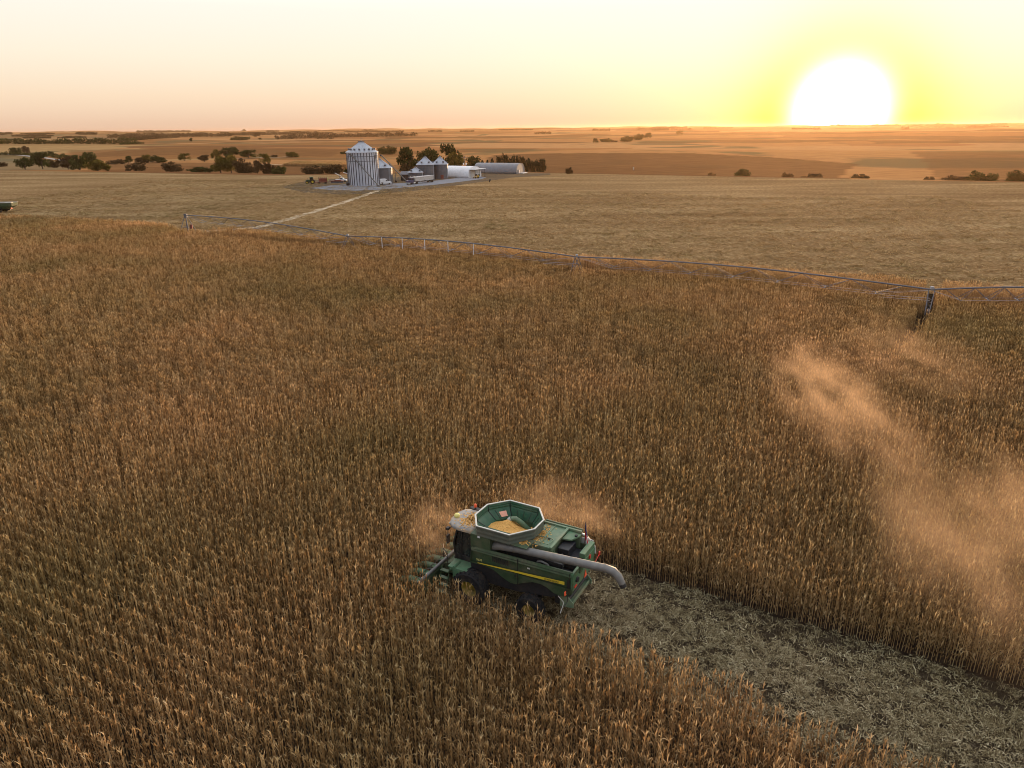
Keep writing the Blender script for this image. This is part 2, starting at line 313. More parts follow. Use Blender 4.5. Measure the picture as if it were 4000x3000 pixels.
def field_mat(name, dark, mid, pale, rot, sx, sy, fine):
    m = bpy.data.materials.new(name); m.use_nodes = True; nt = m.node_tree; b = nt.nodes['Principled BSDF']; L = nt.links.new
    ge = nd(nt, 'ShaderNodeNewGeometry'); P = ge.outputs['Position']
    mp = nd(nt, 'ShaderNodeMapping'); mp.inputs['Rotation'].default_value = (0, 0, R(rot)); mp.inputs['Scale'].default_value = (sx, sy, 1); L(P, mp.inputs[0])
    n1 = nd(nt, 'ShaderNodeTexNoise'); n1.inputs['Scale'].default_value = 1; n1.inputs['Detail'].default_value = 8; n1.inputs['Roughness'].default_value = 0.72; L(mp.outputs[0], n1.inputs['Vector'])
    n2 = nd(nt, 'ShaderNodeTexNoise'); n2.inputs['Scale'].default_value = fine; n2.inputs['Detail'].default_value = 7; n2.inputs['Roughness'].default_value = 0.8; L(P, n2.inputs['Vector'])
    n3 = nd(nt, 'ShaderNodeTexNoise'); n3.inputs['Scale'].default_value = 0.03; n3.inputs['Detail'].default_value = 9; n3.inputs['Roughness'].default_value = 0.62; n3.inputs['Distortion'].default_value = 0.3
    m3 = nd(nt, 'ShaderNodeMapping'); m3.inputs['Rotation'].default_value = (0, 0, R(rot)); m3.inputs['Scale'].default_value = (0.45, 2.2, 1); L(P, m3.inputs[0]); L(m3.outputs[0], n3.inputs['Vector'])
    a1 = nd(nt, 'ShaderNodeMath', operation='MULTIPLY_ADD'); L(n1.outputs['Fac'], a1.inputs[0]); a1.inputs[1].default_value = 0.2
    a2 = nd(nt, 'ShaderNodeMath', operation='MULTIPLY_ADD'); L(n2.outputs['Fac'], a2.inputs[0]); a2.inputs[1].default_value = 0.55
    a3 = nd(nt, 'ShaderNodeMath', operation='MULTIPLY'); L(n3.outputs['Fac'], a3.inputs[0]); a3.inputs[1].default_value = 0.25
    L(a3.outputs[0], a2.inputs[2]); L(a2.outputs[0], a1.inputs[2])
    rp = ramp(nt, [(0.39, dark), (0.5, mid), (0.61, pale)]); L(a1.outputs[0], rp.inputs[0]); L(rp.outputs[0], b.inputs['Base Color'])
    b.inputs['Roughness'].default_value = 1.0; b.inputs['Specular IOR Level'].default_value = 0.0
    bp = nd(nt, 'ShaderNodeBump'); bp.inputs['Strength'].default_value = 1.0; bp.inputs['Distance'].default_value = 0.25; L(n2.outputs['Fac'], bp.inputs['Height']); L(bp.outputs[0], b.inputs['Normal'])
    MATS[name] = m
field_mat('stubble', (0.08, 0.046, 0.022), (0.215, 0.135, 0.064), (0.45, 0.33, 0.175), -29, 0.9, 0.3, 1.2)
field_mat('swath_soil', (0.03, 0.022, 0.014), (0.08, 0.06, 0.038), (0.22, 0.18, 0.115), -29, 1.2, 3.0, 7.0)
field_mat('gravel', (0.15, 0.155, 0.17), (0.22, 0.228, 0.25), (0.29, 0.29, 0.31), 10, 0.15, 0.5, 1.5)
field_mat('verge', (0.07, 0.055, 0.04), (0.12, 0.09, 0.06), (0.2, 0.15, 0.09), 10, 0.2, 0.8, 1.0)
field_mat('dirt_track', (0.3, 0.23, 0.15), (0.48, 0.38, 0.26), (0.6, 0.5, 0.36), 60, 0.2, 0.8, 1.2)
field_mat('road_pale', (0.3, 0.28, 0.26), (0.42, 0.4, 0.37), (0.5, 0.48, 0.44), 60, 0.2, 0.8, 1.2)

FIELD_TONES = [([(1900, 606), (2250, 600), (2700, 598), (3050, 615), (3350, 640), (3300, 700), (2150, 690), (1900, 680)], .85),  # first band: shade of the hollow's slope facing away, painted dark
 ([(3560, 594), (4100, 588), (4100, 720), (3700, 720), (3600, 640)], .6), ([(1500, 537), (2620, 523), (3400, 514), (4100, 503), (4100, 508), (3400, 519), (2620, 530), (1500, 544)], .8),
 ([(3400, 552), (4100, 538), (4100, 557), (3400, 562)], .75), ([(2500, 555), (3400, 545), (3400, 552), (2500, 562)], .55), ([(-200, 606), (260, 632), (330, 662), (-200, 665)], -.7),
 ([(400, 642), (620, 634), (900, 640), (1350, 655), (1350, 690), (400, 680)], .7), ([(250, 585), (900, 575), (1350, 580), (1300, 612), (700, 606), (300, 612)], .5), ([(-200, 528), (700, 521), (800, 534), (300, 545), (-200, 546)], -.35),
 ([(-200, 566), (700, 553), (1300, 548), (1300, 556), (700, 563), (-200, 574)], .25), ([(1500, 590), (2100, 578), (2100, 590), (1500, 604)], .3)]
def build_ground():
    rr = np.concatenate([[0.0], np.concatenate([np.geomspace(6, 300, 60), np.geomspace(304, 9000, 400)])])
    an = np.concatenate([np.linspace(-50, 50, 261), np.linspace(55, 305, 51)])   # degrees right of +y
    vs = [(0, 0, 0)]; fs = []; n = len(an)
    for r in rr[1:]:
        X = r * np.sin(np.radians(an)); Y = r * np.cos(np.radians(an)); Z = np.where(Y > -50, hgt(X, Y), 0)
        vs += list(zip(X.tolist(), Y.tolist(), Z.tolist()))
    for k in range(n): fs.append((0, 1 + (k + 1) % n, 1 + k))
    for i in range(len(rr) - 2):
        for k in range(n):
            a = 1 + i * n + k; b_ = 1 + i * n + (k + 1) % n; fs.append((a, b_, b_ + n, a + n))
    me = bpy.data.meshes.new('ground'); me.from_pydata(vs, [], fs); me.update(); me.flip_normals() if me.polygons[5].normal.z < 0 else None
    me.polygons.foreach_set('use_smooth', [True] * len(me.polygons))
    # field tones and painted slope shade: one value per vertex
    V = np.array(vs, float); px, py, dz = proj(V); crop_shade = np.zeros(len(V)); vis = dz > 5
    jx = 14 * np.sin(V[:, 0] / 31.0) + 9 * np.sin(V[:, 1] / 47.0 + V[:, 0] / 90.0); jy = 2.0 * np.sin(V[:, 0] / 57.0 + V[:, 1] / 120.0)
    for poly, val in FIELD_TONES:
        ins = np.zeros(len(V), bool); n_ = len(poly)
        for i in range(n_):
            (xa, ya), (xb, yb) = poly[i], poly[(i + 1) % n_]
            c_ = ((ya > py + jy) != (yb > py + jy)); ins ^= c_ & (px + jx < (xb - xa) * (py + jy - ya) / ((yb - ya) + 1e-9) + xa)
        crop_shade[ins & vis] = val
    at_ = me.attributes.new('crop_shade', 'FLOAT', 'POINT'); at_.data.foreach_set('value', crop_shade.astype(np.float32))
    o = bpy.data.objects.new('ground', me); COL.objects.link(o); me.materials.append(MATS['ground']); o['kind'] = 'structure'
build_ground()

# corn edge against the stubble, traced on the ground
EDGE_PX = [(-700, 800), (0, 832), (400, 850), (600, 861), (654, 867), (690, 884), (735, 892), (790, 893), (853, 885), (925, 885), (1034, 892), (1106, 903), (1215, 910), (1396, 917), (1526, 922),
           (1752, 945), (1978, 958), (2295, 990), (2516, 1000), (2833, 1018), (3195, 1054), (3507, 1070), (3670, 1089), (3995, 1111), (4700, 1180)]
EDGE = [at(x, y, 2.45) for x, y in EDGE_PX]
EDX = [p.x for p in EDGE]; EDY = [p.y for p in EDGE]
def corn_edge(x): return np.interp(x, EDX, EDY)
xs = [p.x for p in EDGE]
far = [(x, float(edge_y(x)) - 0.5) for x in (320, 227, 150, 80, 10, -60, -132, -240, -357, -480)]
sheet('stubble_field', [(p.x, p.y + 0.6) for p in EDGE] + far, 'stubble', 0.02)
sheet('cut_swath', [ab2w(SWA - 0.2, SW0 + 0.2), ab2w(SWA - 0.2, SW1 - 0.1), ab2w(13, SW1 - 0.1), ab2w(-9, SW1 + .9), ab2w(-60, SW1 + .9), ab2w(-60, SW0 + 0.2)], 'swath_soil', 0.012)
yard_px = [(1215, 735), (1300, 743), (1390, 745), (1480, 741), (1600, 731), (1700, 722), (1800, 710), (1880, 700), (1900, 694), (1880, 689), (1800, 694), (1700, 706), (1600, 714), (1480, 720), (1360, 720), (1290, 724)]
verge_px = [(1100, 730), (1180, 752), (1330, 760), (1480, 757), (1620, 745), (1760, 728), (1900, 708), (2000, 694), (2150, 684), (2150, 676), (1900, 679), (1700, 690), (1350, 696), (1200, 706)]
sheet('grass_verge', [at(*p) for p in verge_px], 'verge', 0.035)
sheet('gravel_yard', [at(*p) for p in yard_px], 'gravel', 0.05)
ribbon('farm_track', [at(*p) for p in [(800, 905), (1010, 888), (1080, 870), (1200, 835), (1330, 795), (1420, 765), (1475, 745)]], 2.4, 'dirt_track', 0.05, False, 12, 0.5)
ribbon('road', [march(*p) for p in [(-150, 592), (0, 601), (90, 608), (180, 618), (262, 630)]], 5.0, 'road_pale', 0.35, True, 30)
for i, pp in enumerate([[(400, 643), (500, 638), (620, 633)], [(913, 621), (1040, 617), (1164, 612)], [(1010, 643), (1130, 646), (1260, 652)], [(1740, 575 + 5), (1500, 583)]][:3]):
    ribbon('grass_strip', [march(*p) for p in pp], 4.0, 'dirt_track', 0.3, True, 30, 0.8)

# ------------------------------------------------------------------ corn
def leaf(mb, base, az, L, W, elev, droop, seg, tint, rg):
    d = Vector((math.cos(az), math.sin(az), 0)); side = Vector((-math.sin(az), math.cos(az), 0)); p = Vector(base); e = elev
    vs = []; tw = rg.uniform(-0.9, 0.9)
    hang = droop > 9  # a dry leaf that folds down at its base
    for i in range(seg + 1):
        t = i / seg; w = W * (0.55 + 0.9 * t - 1.45 * t * t) if i < seg else 0.004
        sd = (side * math.cos(tw * t) + Vector((0, 0, 1)) * math.sin(tw * t)) * w / 2
        vs += [p - sd, p + sd]
        p = p + (d * math.cos(e) + Vector((0, 0, 1)) * math.sin(e)) * (L / seg); e = (e - droop / seg) if not hang else (elev if t < .12 else -1.42 + .3 * math.sin(9 * t + az))
    mb.add(vs, [(2 * i, 2 * i + 1, 2 * i + 3, 2 * i + 2) for i in range(seg)], tint)
def corn(mb, rg, off=(0, 0), hi=True):
    h = rg.uniform(2.2, 2.7); lean = Vector((rg.uniform(-.12, .12), rg.uniform(-.015, .015), 0)); o = Vector((off[0], off[1], 0))
    base = rg.uniform(0.12, 0.68)
    def S(t): return o + lean * t * t + Vector((0, 0, h * t))
    mb.tube([S(0), S(.5), S(.86)], [.017, .014, .007], 3, False, min(1, base + .12))
    az0 = rg.choice((0, math.pi)) + rg.gauss(0, .35); nl = 14 if hi else 10
    for k in range(nl):
        t = 0.10 + 0.72 * (k / (nl - 1)) ** .85; a = az0 + (k % 2) * math.pi + rg.uniform(-.4, .4); st_ = rg.random(); low = t < .5
        if st_ < (.55 if not low else .15): pr = (rg.uniform(.2, .36), rg.uniform(.035, .06), rg.uniform(1.2, 1.5), rg.uniform(-.1, 1.2))      # upright, tip bent
        elif st_ > .95: pr = (rg.uniform(.4, .65), rg.uniform(.05, .07), rg.uniform(.9, 1.3), rg.uniform(1.9, 2.8))                           # long arching leaf
        else: pr = (rg.uniform(.28, .5) * (1.25 if low else 1), rg.uniform(.045, .08), rg.uniform(.8, 1.3), 10)                              # hanging against the stalk
        leaf(mb, S(t), a, *pr, 4 if hi else 3, max(0, min(1, base + rg.uniform(-.35, .3))), rg)
    leaf(mb, S(.86), az0 + 1.3, rg.uniform(.2, .36), .05, rg.uniform(1.3, 1.5), rg.uniform(.1, 1.9), 3, min(1, base + .42), rg)  # dry top leaf, tinted paler still to look sunlit
    for k in range(4 if hi else 3):
        a = rg.uniform(0, 6.28); leaf(mb, S(.86), a, rg.uniform(.16, .3), .022, rg.uniform(1.2, 1.55), rg.uniform(-.1, .8), 2, min(1, base + .38), rg)  # pale tassel, its tint raised further to read as lit
    # husked ear
    a = rg.uniform(0, 6.28); e = S(.45) + Vector((math.cos(a), math.sin(a), 0)) * .05
    mb.tube([e, e + Vector((math.cos(a) * .06, math.sin(a) * .06, -.08 if rg.random() < .6 else .1)), e + Vector((math.cos(a) * .1, math.sin(a) * .1, -.24 if rg.random() < .6 else .24))], [.02, .034, .01], 4, False, .85)
SRC = bpy.data.collections.new('corn_plants'); SRC2 = bpy.data.collections.new('corn_rows'); SRC3 = bpy.data.collections.new('litter_pieces'); SRC4 = bpy.data.collections.new('stalk_stubs')
def to_src(mb, name, m, coll):
    o = mb.build(name, m); COL.objects.unlink(o); coll.objects.link(o); return o
PLANTS = []
for i in range(14):
    mb = MB(); corn(mb, random.Random(100 + i)); PLANTS.append(to_src(mb, 'corn_stalk', 'corn_leaf', SRC))
for i in range(10):
    mb = MB(); rg = random.Random(300 + i)
    for k in range(7): corn(mb, rg, ((k - 3) * .143 + rg.uniform(-.04, .04), rg.uniform(-.04, .04)), False)
    to_src(mb, 'corn_row', 'corn_leaf', SRC2)
for i in range(10):
    mb = MB(); rg = random.Random(500 + i)
    for k in range(26):
        a = rg.uniform(0, 6.28); p = (rg.uniform(-.28, .28), rg.uniform(-.28, .28), rg.uniform(.01, .1))
        leaf(mb, p, a, rg.uniform(.1, .36), rg.uniform(.03, .075), rg.uniform(-.2, .7), rg.uniform(-.3, 1.4), 3, rg.uniform(0, 1), rg)
    to_src(mb, 'litter', 'husk_litter', SRC3)
for i in range(6):
    mb = MB(); rg = random.Random(600 + i)
    for k in range(5):
        x = (k - 2) * .17 + rg.uniform(-.04, .04); hh = rg.uniform(.15, .38); q = rg.uniform(-.1, .1)
        mb.tube([(x, 0, 0), (x + q, q * .5, hh)], [.016, .012], 4, True, rg.uniform(.3, .8))
    to_src(mb, 'stub', 'husk_litter', SRC4)

SRC5 = bpy.data.collections.new('residue_pieces')
for i in range(8):
    mb = MB(); rg = random.Random(700 + i)
    for k in range(22):
        a = rg.uniform(0, 6.28); p = (rg.uniform(-.3, .3), rg.uniform(-.3, .3), rg.uniform(.01, .08))
        leaf(mb, p, a, rg.uniform(.1, .3), rg.uniform(.03, .07), rg.uniform(-.2, .6), rg.uniform(-.3, 1.2), 2, rg.uniform(0, 1), rg)
    to_src(mb, 'residue', 'stubble_leaf', SRC5)
def scatter(name, pts, rot, scl, coll, label, cat, tilt=None):
    me = bpy.data.meshes.new(name); me.from_pydata([tuple(p) for p in pts], [], [])
    n = len(pts); idx = np.random.RandomState(5).randint(0, len(coll.objects), n).astype(np.int32)
    a = me.attributes.new('rot', 'FLOAT_VECTOR', 'POINT'); rv = np.zeros((n, 3), np.float32); rv[:, 2] = rot
    if tilt is not None: rv[:, :2] = tilt
    a.data.foreach_set('vector', rv.ravel())
    a = me.attributes.new('scl', 'FLOAT', 'POINT'); a.data.foreach_set('value', np.asarray(scl, np.float32))
    a = me.attributes.new('idx', 'INT', 'POINT'); a.data.foreach_set('value', idx)
    o = bpy.data.objects.new(name, me); COL.objects.link(o)
    ng = bpy.data.node_groups.new(name, 'GeometryNodeTree'); ng.interface.new_socket('Geometry', in_out='INPUT', socket_type='NodeSocketGeometry'); ng.interface.new_socket('Geometry', in_out='OUTPUT', socket_type='NodeSocketGeometry')
    gi = ng.nodes.new('NodeGroupInput'); go = ng.nodes.new('NodeGroupOutput'); ip = ng.nodes.new('GeometryNodeInstanceOnPoints'); ci = ng.nodes.new('GeometryNodeCollectionInfo')
    ci.inputs['Collection'].default_value = coll; ci.inputs['Separate Children'].default_value = True; ci.inputs['Reset Children'].default_value = True
    def named(nm, t):
        x = ng.nodes.new('GeometryNodeInputNamedAttribute'); x.data_type = t; x.inputs['Name'].default_value = nm; return x.outputs['Attribute']
    L = ng.links.new
    L(gi.outputs[0], ip.inputs['Points']); L(ci.outputs[0], ip.inputs['Instance']); ip.inputs['Pick Instance'].default_value = True
    L(named('idx', 'INT'), ip.inputs['Instance Index']); L(named('rot', 'FLOAT_VECTOR'), ip.inputs['Rotation']); L(named('scl', 'FLOAT'), ip.inputs['Scale']); L(ip.outputs[0], go.inputs[0])
    md = o.modifiers.new('scatter', 'NODES'); md.node_group = ng
    return tag(o, label, cat, None, 'stuff')

PIV = at(735, 905, 0); TOW = [at(1358, 922, 3.7), at(2253, 1003, 3.7), at(3640, 1131, 3.7)]
PR = [math.hypot(t.x - PIV.x, t.y - PIV.y) for t in TOW]; PR.append(PR[2] + (PR[2] - PR[1]))
def in_corn(x, y, a, b):
    ok = (y < corn_edge(x)) & ~((b > SW0) & (b < SW1 + 0.045 * np.clip(13 - a, 0, 22)) & (a < SWA))
    d = corn_edge(x) - y
    ok &= ~((x > -75) & (np.abs(d - 10.5 - 1.0 * np.sin(x / 23)) < 2.1 + 0.5 * np.sin(x / 9.0)))       # gap between the end rows and the long rows
    r = np.hypot(x - PIV.x, y - PIV.y)
    for q, w, t in zip(PR, (.6, .6, .65), TOW): ok &= ~((np.abs(r - q) < w) & (np.hypot(x - t.x, y - t.y) < (26 if t is TOW[2] else 9)))   # wheel tracks of the pivot
    ok &= ~(r < 4.5)
    return ok
rs = np.random.RandomState(11)
def grid(a0, a1, b0, b1, step, jit, dmin, dmax, margin=420):
    bs = np.arange(math.floor(b0 / .762) * .762 + 0.0, b1, .762); as_ = np.arange(a0, a1, step)
    Aa, Bb = np.meshgrid(as_, bs); Aa = Aa + rs.uniform(-jit, jit, Aa.shape); Bb = Bb + rs.normal(0, .016, Bb.shape)
    Aa = Aa.ravel(); Bb = Bb.ravel(); X = FV[0] * Aa + LV[0] * Bb; Y = FV[1] * Aa + LV[1] * Bb
    D = np.hypot(X, Y); k = (D >= dmin) & (D < dmax) & (Y > 5); Aa, Bb, X, Y, D = Aa[k], Bb[k], X[k], Y[k], D[k]
    px, py, dz = proj(np.stack([X, Y, np.full_like(X, 1.5)], 1)); k = (px > -margin) & (px < 4000 + margin) & (py < 3500) & (dz > 1)
    Aa, Bb, X, Y, D = Aa[k], Bb[k], X[k], Y[k], D[k]; k = in_corn(X, Y, Aa, Bb) & (rs.uniform(size=X.shape) > .05)
    return X[k], Y[k], D[k]
NEAR = 62.0
X, Y, D = grid(-90, 110, -75, 10, .125, .04, 8, NEAR)
px, py, _ = proj(np.stack([X, Y, np.full_like(X, 1.9)], 1))
vis = (px > 0) & (px < 4000) & (py < 2990)
order = np.argsort(np.where(vis, D, 1e9))[:300]; single = np.zeros(len(X), bool); single[order] = True
for i in order:
    s = PLANTS[rs.randint(len(PLANTS))]; o = bpy.data.objects.new('corn_plant', s.data); COL.objects.link(o)
    o.location = (X[i], Y[i], 0); o.rotation_euler = (rs.normal(0, .02), rs.normal(0, .02), HD + rs.choice([0, math.pi]) + rs.normal(0, .3)); q = rs.uniform(.92, 1.08); o.scale = (q, q, q)
    tag(o, 'dry brown corn plant in the nearest rows, along the bottom edge of the photo', 'corn plant', 'corn plants nearest the camera')
Xs, Ys = X[~single], Y[~single]; n = len(Xs)
scatter('corn_field', np.stack([Xs, Ys, np.zeros(n)], 1), HD + rs.choice([0, math.pi], n) + rs.normal(0, .3, n), rs.uniform(.86, 1.1, n), SRC, 'ripe brown standing corn around the harvester', 'corn', rs.normal(0, .013, (n, 2)))
X2, Y2, D2 = grid(-180, 330, -215, 10, 1.0, .1, NEAR, 420); n2 = len(X2)
scatter('corn_field', np.stack([X2, Y2, np.zeros(n2)], 1), HD + rs.choice([0, math.pi], n2), rs.uniform(.84, 1.08, n2), SRC2, 'ripe standing corn stretching back to the irrigation pipe', 'corn', rs.normal(0, .015, (n2, 2)))
# chopped husks and stubs behind the combine
n3 = 7500; a = rs.uniform(-30, SWA - .5, n3); b = rs.uniform(SW0, SW1 + .8, n3)
keep = rs.uniform(size=n3) < (0.35 + 0.65 * np.exp(-((b - B0 + .6) / 2.6) ** 2)); a, b = a[keep], b[keep]; n3 = len(a)
scatter('chopped_husks', np.stack([FV[0] * a + LV[0] * b, FV[1] * a + LV[1] * b, np.full(n3, .02)], 1), rs.uniform(0, 6.28, n3), rs.uniform(.55, 1.05, n3), SRC3, 'pale chopped corn husks strewn over the cut swath', 'husks', rs.normal(0, .12, (n3, 2)))
st = [(aa, bb) for bb in np.arange(math.ceil(SW0 / .762) * .762, SW1, .762) for aa in np.arange(-30, SWA - 1, .85)]; a, b = np.array(st).T; n4 = len(a)
scatter('stubble_stalks', np.stack([FV[0] * a + LV[0] * b, FV[1] * a + LV[1] * b, np.zeros(n4)], 1), np.full(n4, HD), rs.uniform(.8, 1.2, n4), SRC4, 'short cut corn stalks left in rows behind the harvester', 'stubble')
# chopped residue lying on the harvested field beyond the corn
n6 = 26000; x6 = rs.uniform(-190, 150, n6); d6 = 170 * rs.uniform(0, 1, n6) ** 1.5 + .8; y6 = corn_edge(x6) + d6
k6 = (rs.uniform(size=n6) < .45 + .55 * np.sin(y6 * .9 + x6 * .5) ** 2); x6, y6 = x6[k6], y6[k6]; px6, _, _ = proj(np.stack([x6, y6, 0 * x6], 1)); k6 = (px6 > -200) & (px6 < 4200); x6, y6 = x6[k6], y6[k6]; n6 = len(x6)
scatter('stubble_residue', np.stack([x6, y6, np.full(n6, .03)], 1), rs.uniform(0, 6.28, n6), rs.uniform(1.3, 3.0, n6), SRC5, 'pale corn residue scattered over the harvested field beyond the pipe', 'residue', rs.normal(0, .1, (n6, 2)))
print('corn', len(Xs), n2, n3, n4)

# ------------------------------------------------------------------ wheels shared by the vehicles
def wheel(parent, c, Rad, W, hubR, hubm, lugs=20, side=1, name='wheel'):
    """axis along local y; rim face on +y*side"""
    e = bpy.data.objects.new(name, None); COL.objects.link(e); e.parent = parent; e.location = c
    mb = MB(); w = W / 2; rr = hubR
    mb.lathe([(rr, -w * .7), (rr * 1.08, -w * .95), (Rad * .88, -w), (Rad * .97, -w * .8), (Rad * .985, 0), (Rad * .97, w * .8), (Rad * .88, w), (rr * 1.08, w * .95), (rr, w * .7)], 36, axis='y')
    for k in range(lugs):
        a = 2 * math.pi * k / lugs
        for sg in (-1, 1):
            aa = a + (0.5 if sg > 0 else 0) * 2 * math.pi / lugs
            q = Matrix.Rotation(-aa, 3, 'Y') @ Matrix.Rotation(sg * .5, 3, 'X')
            mb.box(Vector((math.cos(aa) * Rad * .985, sg * w * .45, math.sin(aa) * Rad * .985)), (Rad * .06, w * .95, Rad * .07), q)
    mb.build('tyre', 'rubber', e, smooth_=True, auto=35)
    h = MB(); s = side
    h.lathe([(0.0, s * w * .25), (rr * .22, s * w * .3), (rr * .26, s * w * .12), (rr * .62, s * w * .02), (rr * .9, s * w * .5), (rr * 1.02, s * w * .72), (rr * 1.02, -s * w * .6), (0.0, -s * w * .6)], 28, axis='y')
    for k in range(8):
        a = k * math.pi / 4; h.lathe([(0, s * w * .24), (rr * .05, s * w * .24), (rr * .05, 0), (0, 0)], 6, (math.cos(a) * rr * .42, 0, math.sin(a) * rr * .42), axis='y')
    h.build('rim', hubm, e, smooth_=True, auto=35)
    return e

# ------------------------------------------------------------------ the combine (x forward, y left, origin under the front axle)
cb = empty('combine_harvester', (CL[0], CL[1], 0), HD, 'green combine harvester with an open grain tank cutting through the standing corn', 'harvester')
def yside(x): return 1.60 + 0.037 * x
def side_panel(sg):
    prof = [(0.02, 2.50), (-0.08, 3.42), (-0.3, 3.50), (-2.0, 3.50), (-4.0, 3.52), (-5.72, 3.54), (-5.76, 2.95), (-5.74, 2.32), (-5.45, 2.02), (-5.1, 1.96), (-4.75, 2.10), (-4.4, 2.30), (-4.05, 2.40), (-3.6, 2.38), (-3.2, 2.22), (-2.9, 2.02), (-2.6, 1.88), (-2.3, 1.86), (-2.05, 1.95), (-1.75, 2.2), (-1.4, 2.42), (-0.9, 2.52)]
    mb = MB(); n = len(prof)
    o_ = [(x, sg * (yside(x) - (0.10 if z < 2.1 else 0.0) - (0.05 if z > 3.45 else 0)), z) for x, z in prof]; i_ = [(x, sg * (yside(x) - 0.12), z) for x, z in prof]
    mid = [(x, sg * (yside(x) + 0.03), min(max(z, 2.62), 3.28)) for x, z in prof]
    mb.add(o_ + mid + i_, [(i, (i + 1) % n, n + (i + 1) % n, n + i) for i in range(n)] + [(i + 2 * n, (i + 1) % n + 2 * n, (i + 1) % n, i) for i in range(n)] + [tuple(range(2 * n, 3 * n))])
    # the flat middle of the panel
    up = [n + i for i in range(n)]
    mb.add([], [tuple(up)])
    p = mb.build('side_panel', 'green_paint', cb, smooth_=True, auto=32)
    def strip(x0, x1, z0a, z0b, z1a, z1b, lift, name, m, nn=12):
        q = MB(); vs = []
        for k in range(nn + 1):
            t = k / nn; x = x0 + (x1 - x0) * t
            vs += [(x, sg * (yside(x) + lift), z0a + (z1a - z0a) * t), (x, sg * (yside(x) + lift), z0b + (z1b - z0b) * t)]
        vs2 = [(v[0], v[1] - sg * .012, v[2]) for v in vs]; m_ = len(vs)
        q.add(vs + vs2, [(2 * k, 2 * k + 2, 2 * k + 3, 2 * k + 1) for k in range(nn)] + [(m_ + 2 * k + 1, m_ + 2 * k + 3, m_ + 2 * k + 2, m_ + 2 * k) for k in range(nn)] + [(2 * k, m_ + 2 * k, m_ + 2 * k + 2, 2 * k + 2) for k in range(nn)] + [(2 * k + 1, 2 * k + 3, m_ + 2 * k + 3, m_ + 2 * k + 1) for k in range(nn)])
        return q.build(name, m, p)
    strip(-0.45, -5.35, 2.60, 2.635, 2.78, 2.96, .042, 'stripe', 'yellow_paint')
    q = MB(); q.box((-2.78, sg * (yside(-2.78) + .022), 2.73), (.03, .03, 1.56)); q.build('seam', 'black_ink', p)
    q = MB(); q.box((-5.60, sg * (yside(-5.6) + .012), 2.78), (.025, .03, 1.35)); q.build('seam', 'black_ink', p)
    xd = (-1, -.037 * 1, .037) if sg > 0 else (1, -.037, -.037)
    q = MB()
    for k in range(9): q.box((-1.35 - k * .11, sg * (yside(-1.8) + .035), 3.1), (.06, .02, .3))
    q.build('vent_grille', 'black_part', p)
    strip(-0.25, -5.6, 3.36, 3.372, 3.40, 3.412, .012, 'crease', 'black_ink')
    for xx, zz in ((-3.4, 3.15),): q = MB(); q.box((xx, sg * (yside(xx) + .04), zz), (.14, .012, .08)); q.build('warning_sticker', 'rim_trim', p)
    for xx in (-2.66, -5.48): q = MB(); q.box((xx, sg * (yside(xx) + .05), 2.5), (.06, .04, .14)); q.build('latch', 'black_part', p)
    if sg > 0:
        x0 = -4.28; text_mesh('brand_lettering', 'JOHN DEERE', .135, 'black_ink', p, (x0, yside(x0) + .046, 2.765), (-1, -.037, .037), (0, 0, 1), .004, 1.0)
        x0 = -0.38; text_mesh('model_lettering', 'S670', .17, 'yellow_pale', p, (x0, yside(x0) + .036, 2.76), (-1, -.037, .03), (0, 0, 1), .004, 1.0)
    return p
side_panel(1); side_panel(-1)
mb = MB(); mb.prism([(0.1, 1.25), (0.25, 2.4), (0.1, 3.05), (-5.6, 3.0), (-5.6, 2.35), (-4.6, 1.7), (-2.6, 1.35)], -1.28, 1.28); mb.build('chassis', 'black_part', cb, .02)
# walls of the trough the unloading tube lies in, and the grain tank box
mb = MB(); mb.box((-1.55, -.3, 3.05), (3.28, 2.46, .1)); mb.box((-1.55, .905, 3.57), (3.3, .05, 1.04)); mb.box((-1.55, -1.505, 3.57), (3.3, .05, 1.04)); mb.box((-3.175, -.3, 3.57), (.05, 2.36, 1.04)); mb.box((.075, -.3, 3.57), (.05, 2.36, 1.04)); mb.box((-.58, 1.23, 3.86), (1.18, .59, .72)); mb.box((-.02, 0, 3.0), (.16, 2.9, 1.2)); body = mb.build('grain_tank_body', 'green_paint', cb, .03)
mb = MB(); mb.box((-.50, 1.535, 4.13), (.13, .02, .1)); mb.build('placard', 'white_paint', body)
mb = MB(); mb.box((-1.75, 1.0, 4.18), (3.0, .9, .05)); mb.build('tank_ledge', 'green_paint', body, .015)
def octo(z, s=1.0, dx=0, dy=0):
    P = [(.28, .62), (-.38, 1.58), (-2.32, 1.55), (-3.20, .42), (-3.22, -.62), (-2.45, -1.62), (-.62, -1.62), (.26, -.62)]
    c = (-1.5, 0.0); return [(c[0] + (x - c[0]) * s + dx, c[1] + (y - c[1]) * s + dy, z) for x, y in P]
rings_o = [octo(4.10, .93), octo(4.22, .985), octo(4.34, .978), octo(4.46, .99), octo(4.58, .983), octo(4.70, 1.0), octo(4.755, 1.0)]
mb = MB(); vs = [v for r in rings_o for v in r]; k8 = len(rings_o)
mb.add(vs, [(i * 8 + k, i * 8 + (k + 1) % 8, i * 8 + 8 + (k + 1) % 8, i * 8 + 8 + k) for i in range(k8 - 1) for k in range(8)])
ex = mb.build('tank_extension', 'tank_outer', cb, .006)
mb = MB(); r0, r1, r2, r3 = octo(4.755, 1.005), octo(4.80, 1.005), octo(4.80, .955), octo(4.755, .955); vs = r0 + r1 + r2 + r3
mb.add(vs, [(j * 8 + k, j * 8 + (k + 1) % 8, ((j + 1) % 4) * 8 + (k + 1) % 8, ((j + 1) % 4) * 8 + k) for j in range(4) for k in range(8)]); mb.build('rim', 'rim_trim', ex, .01)
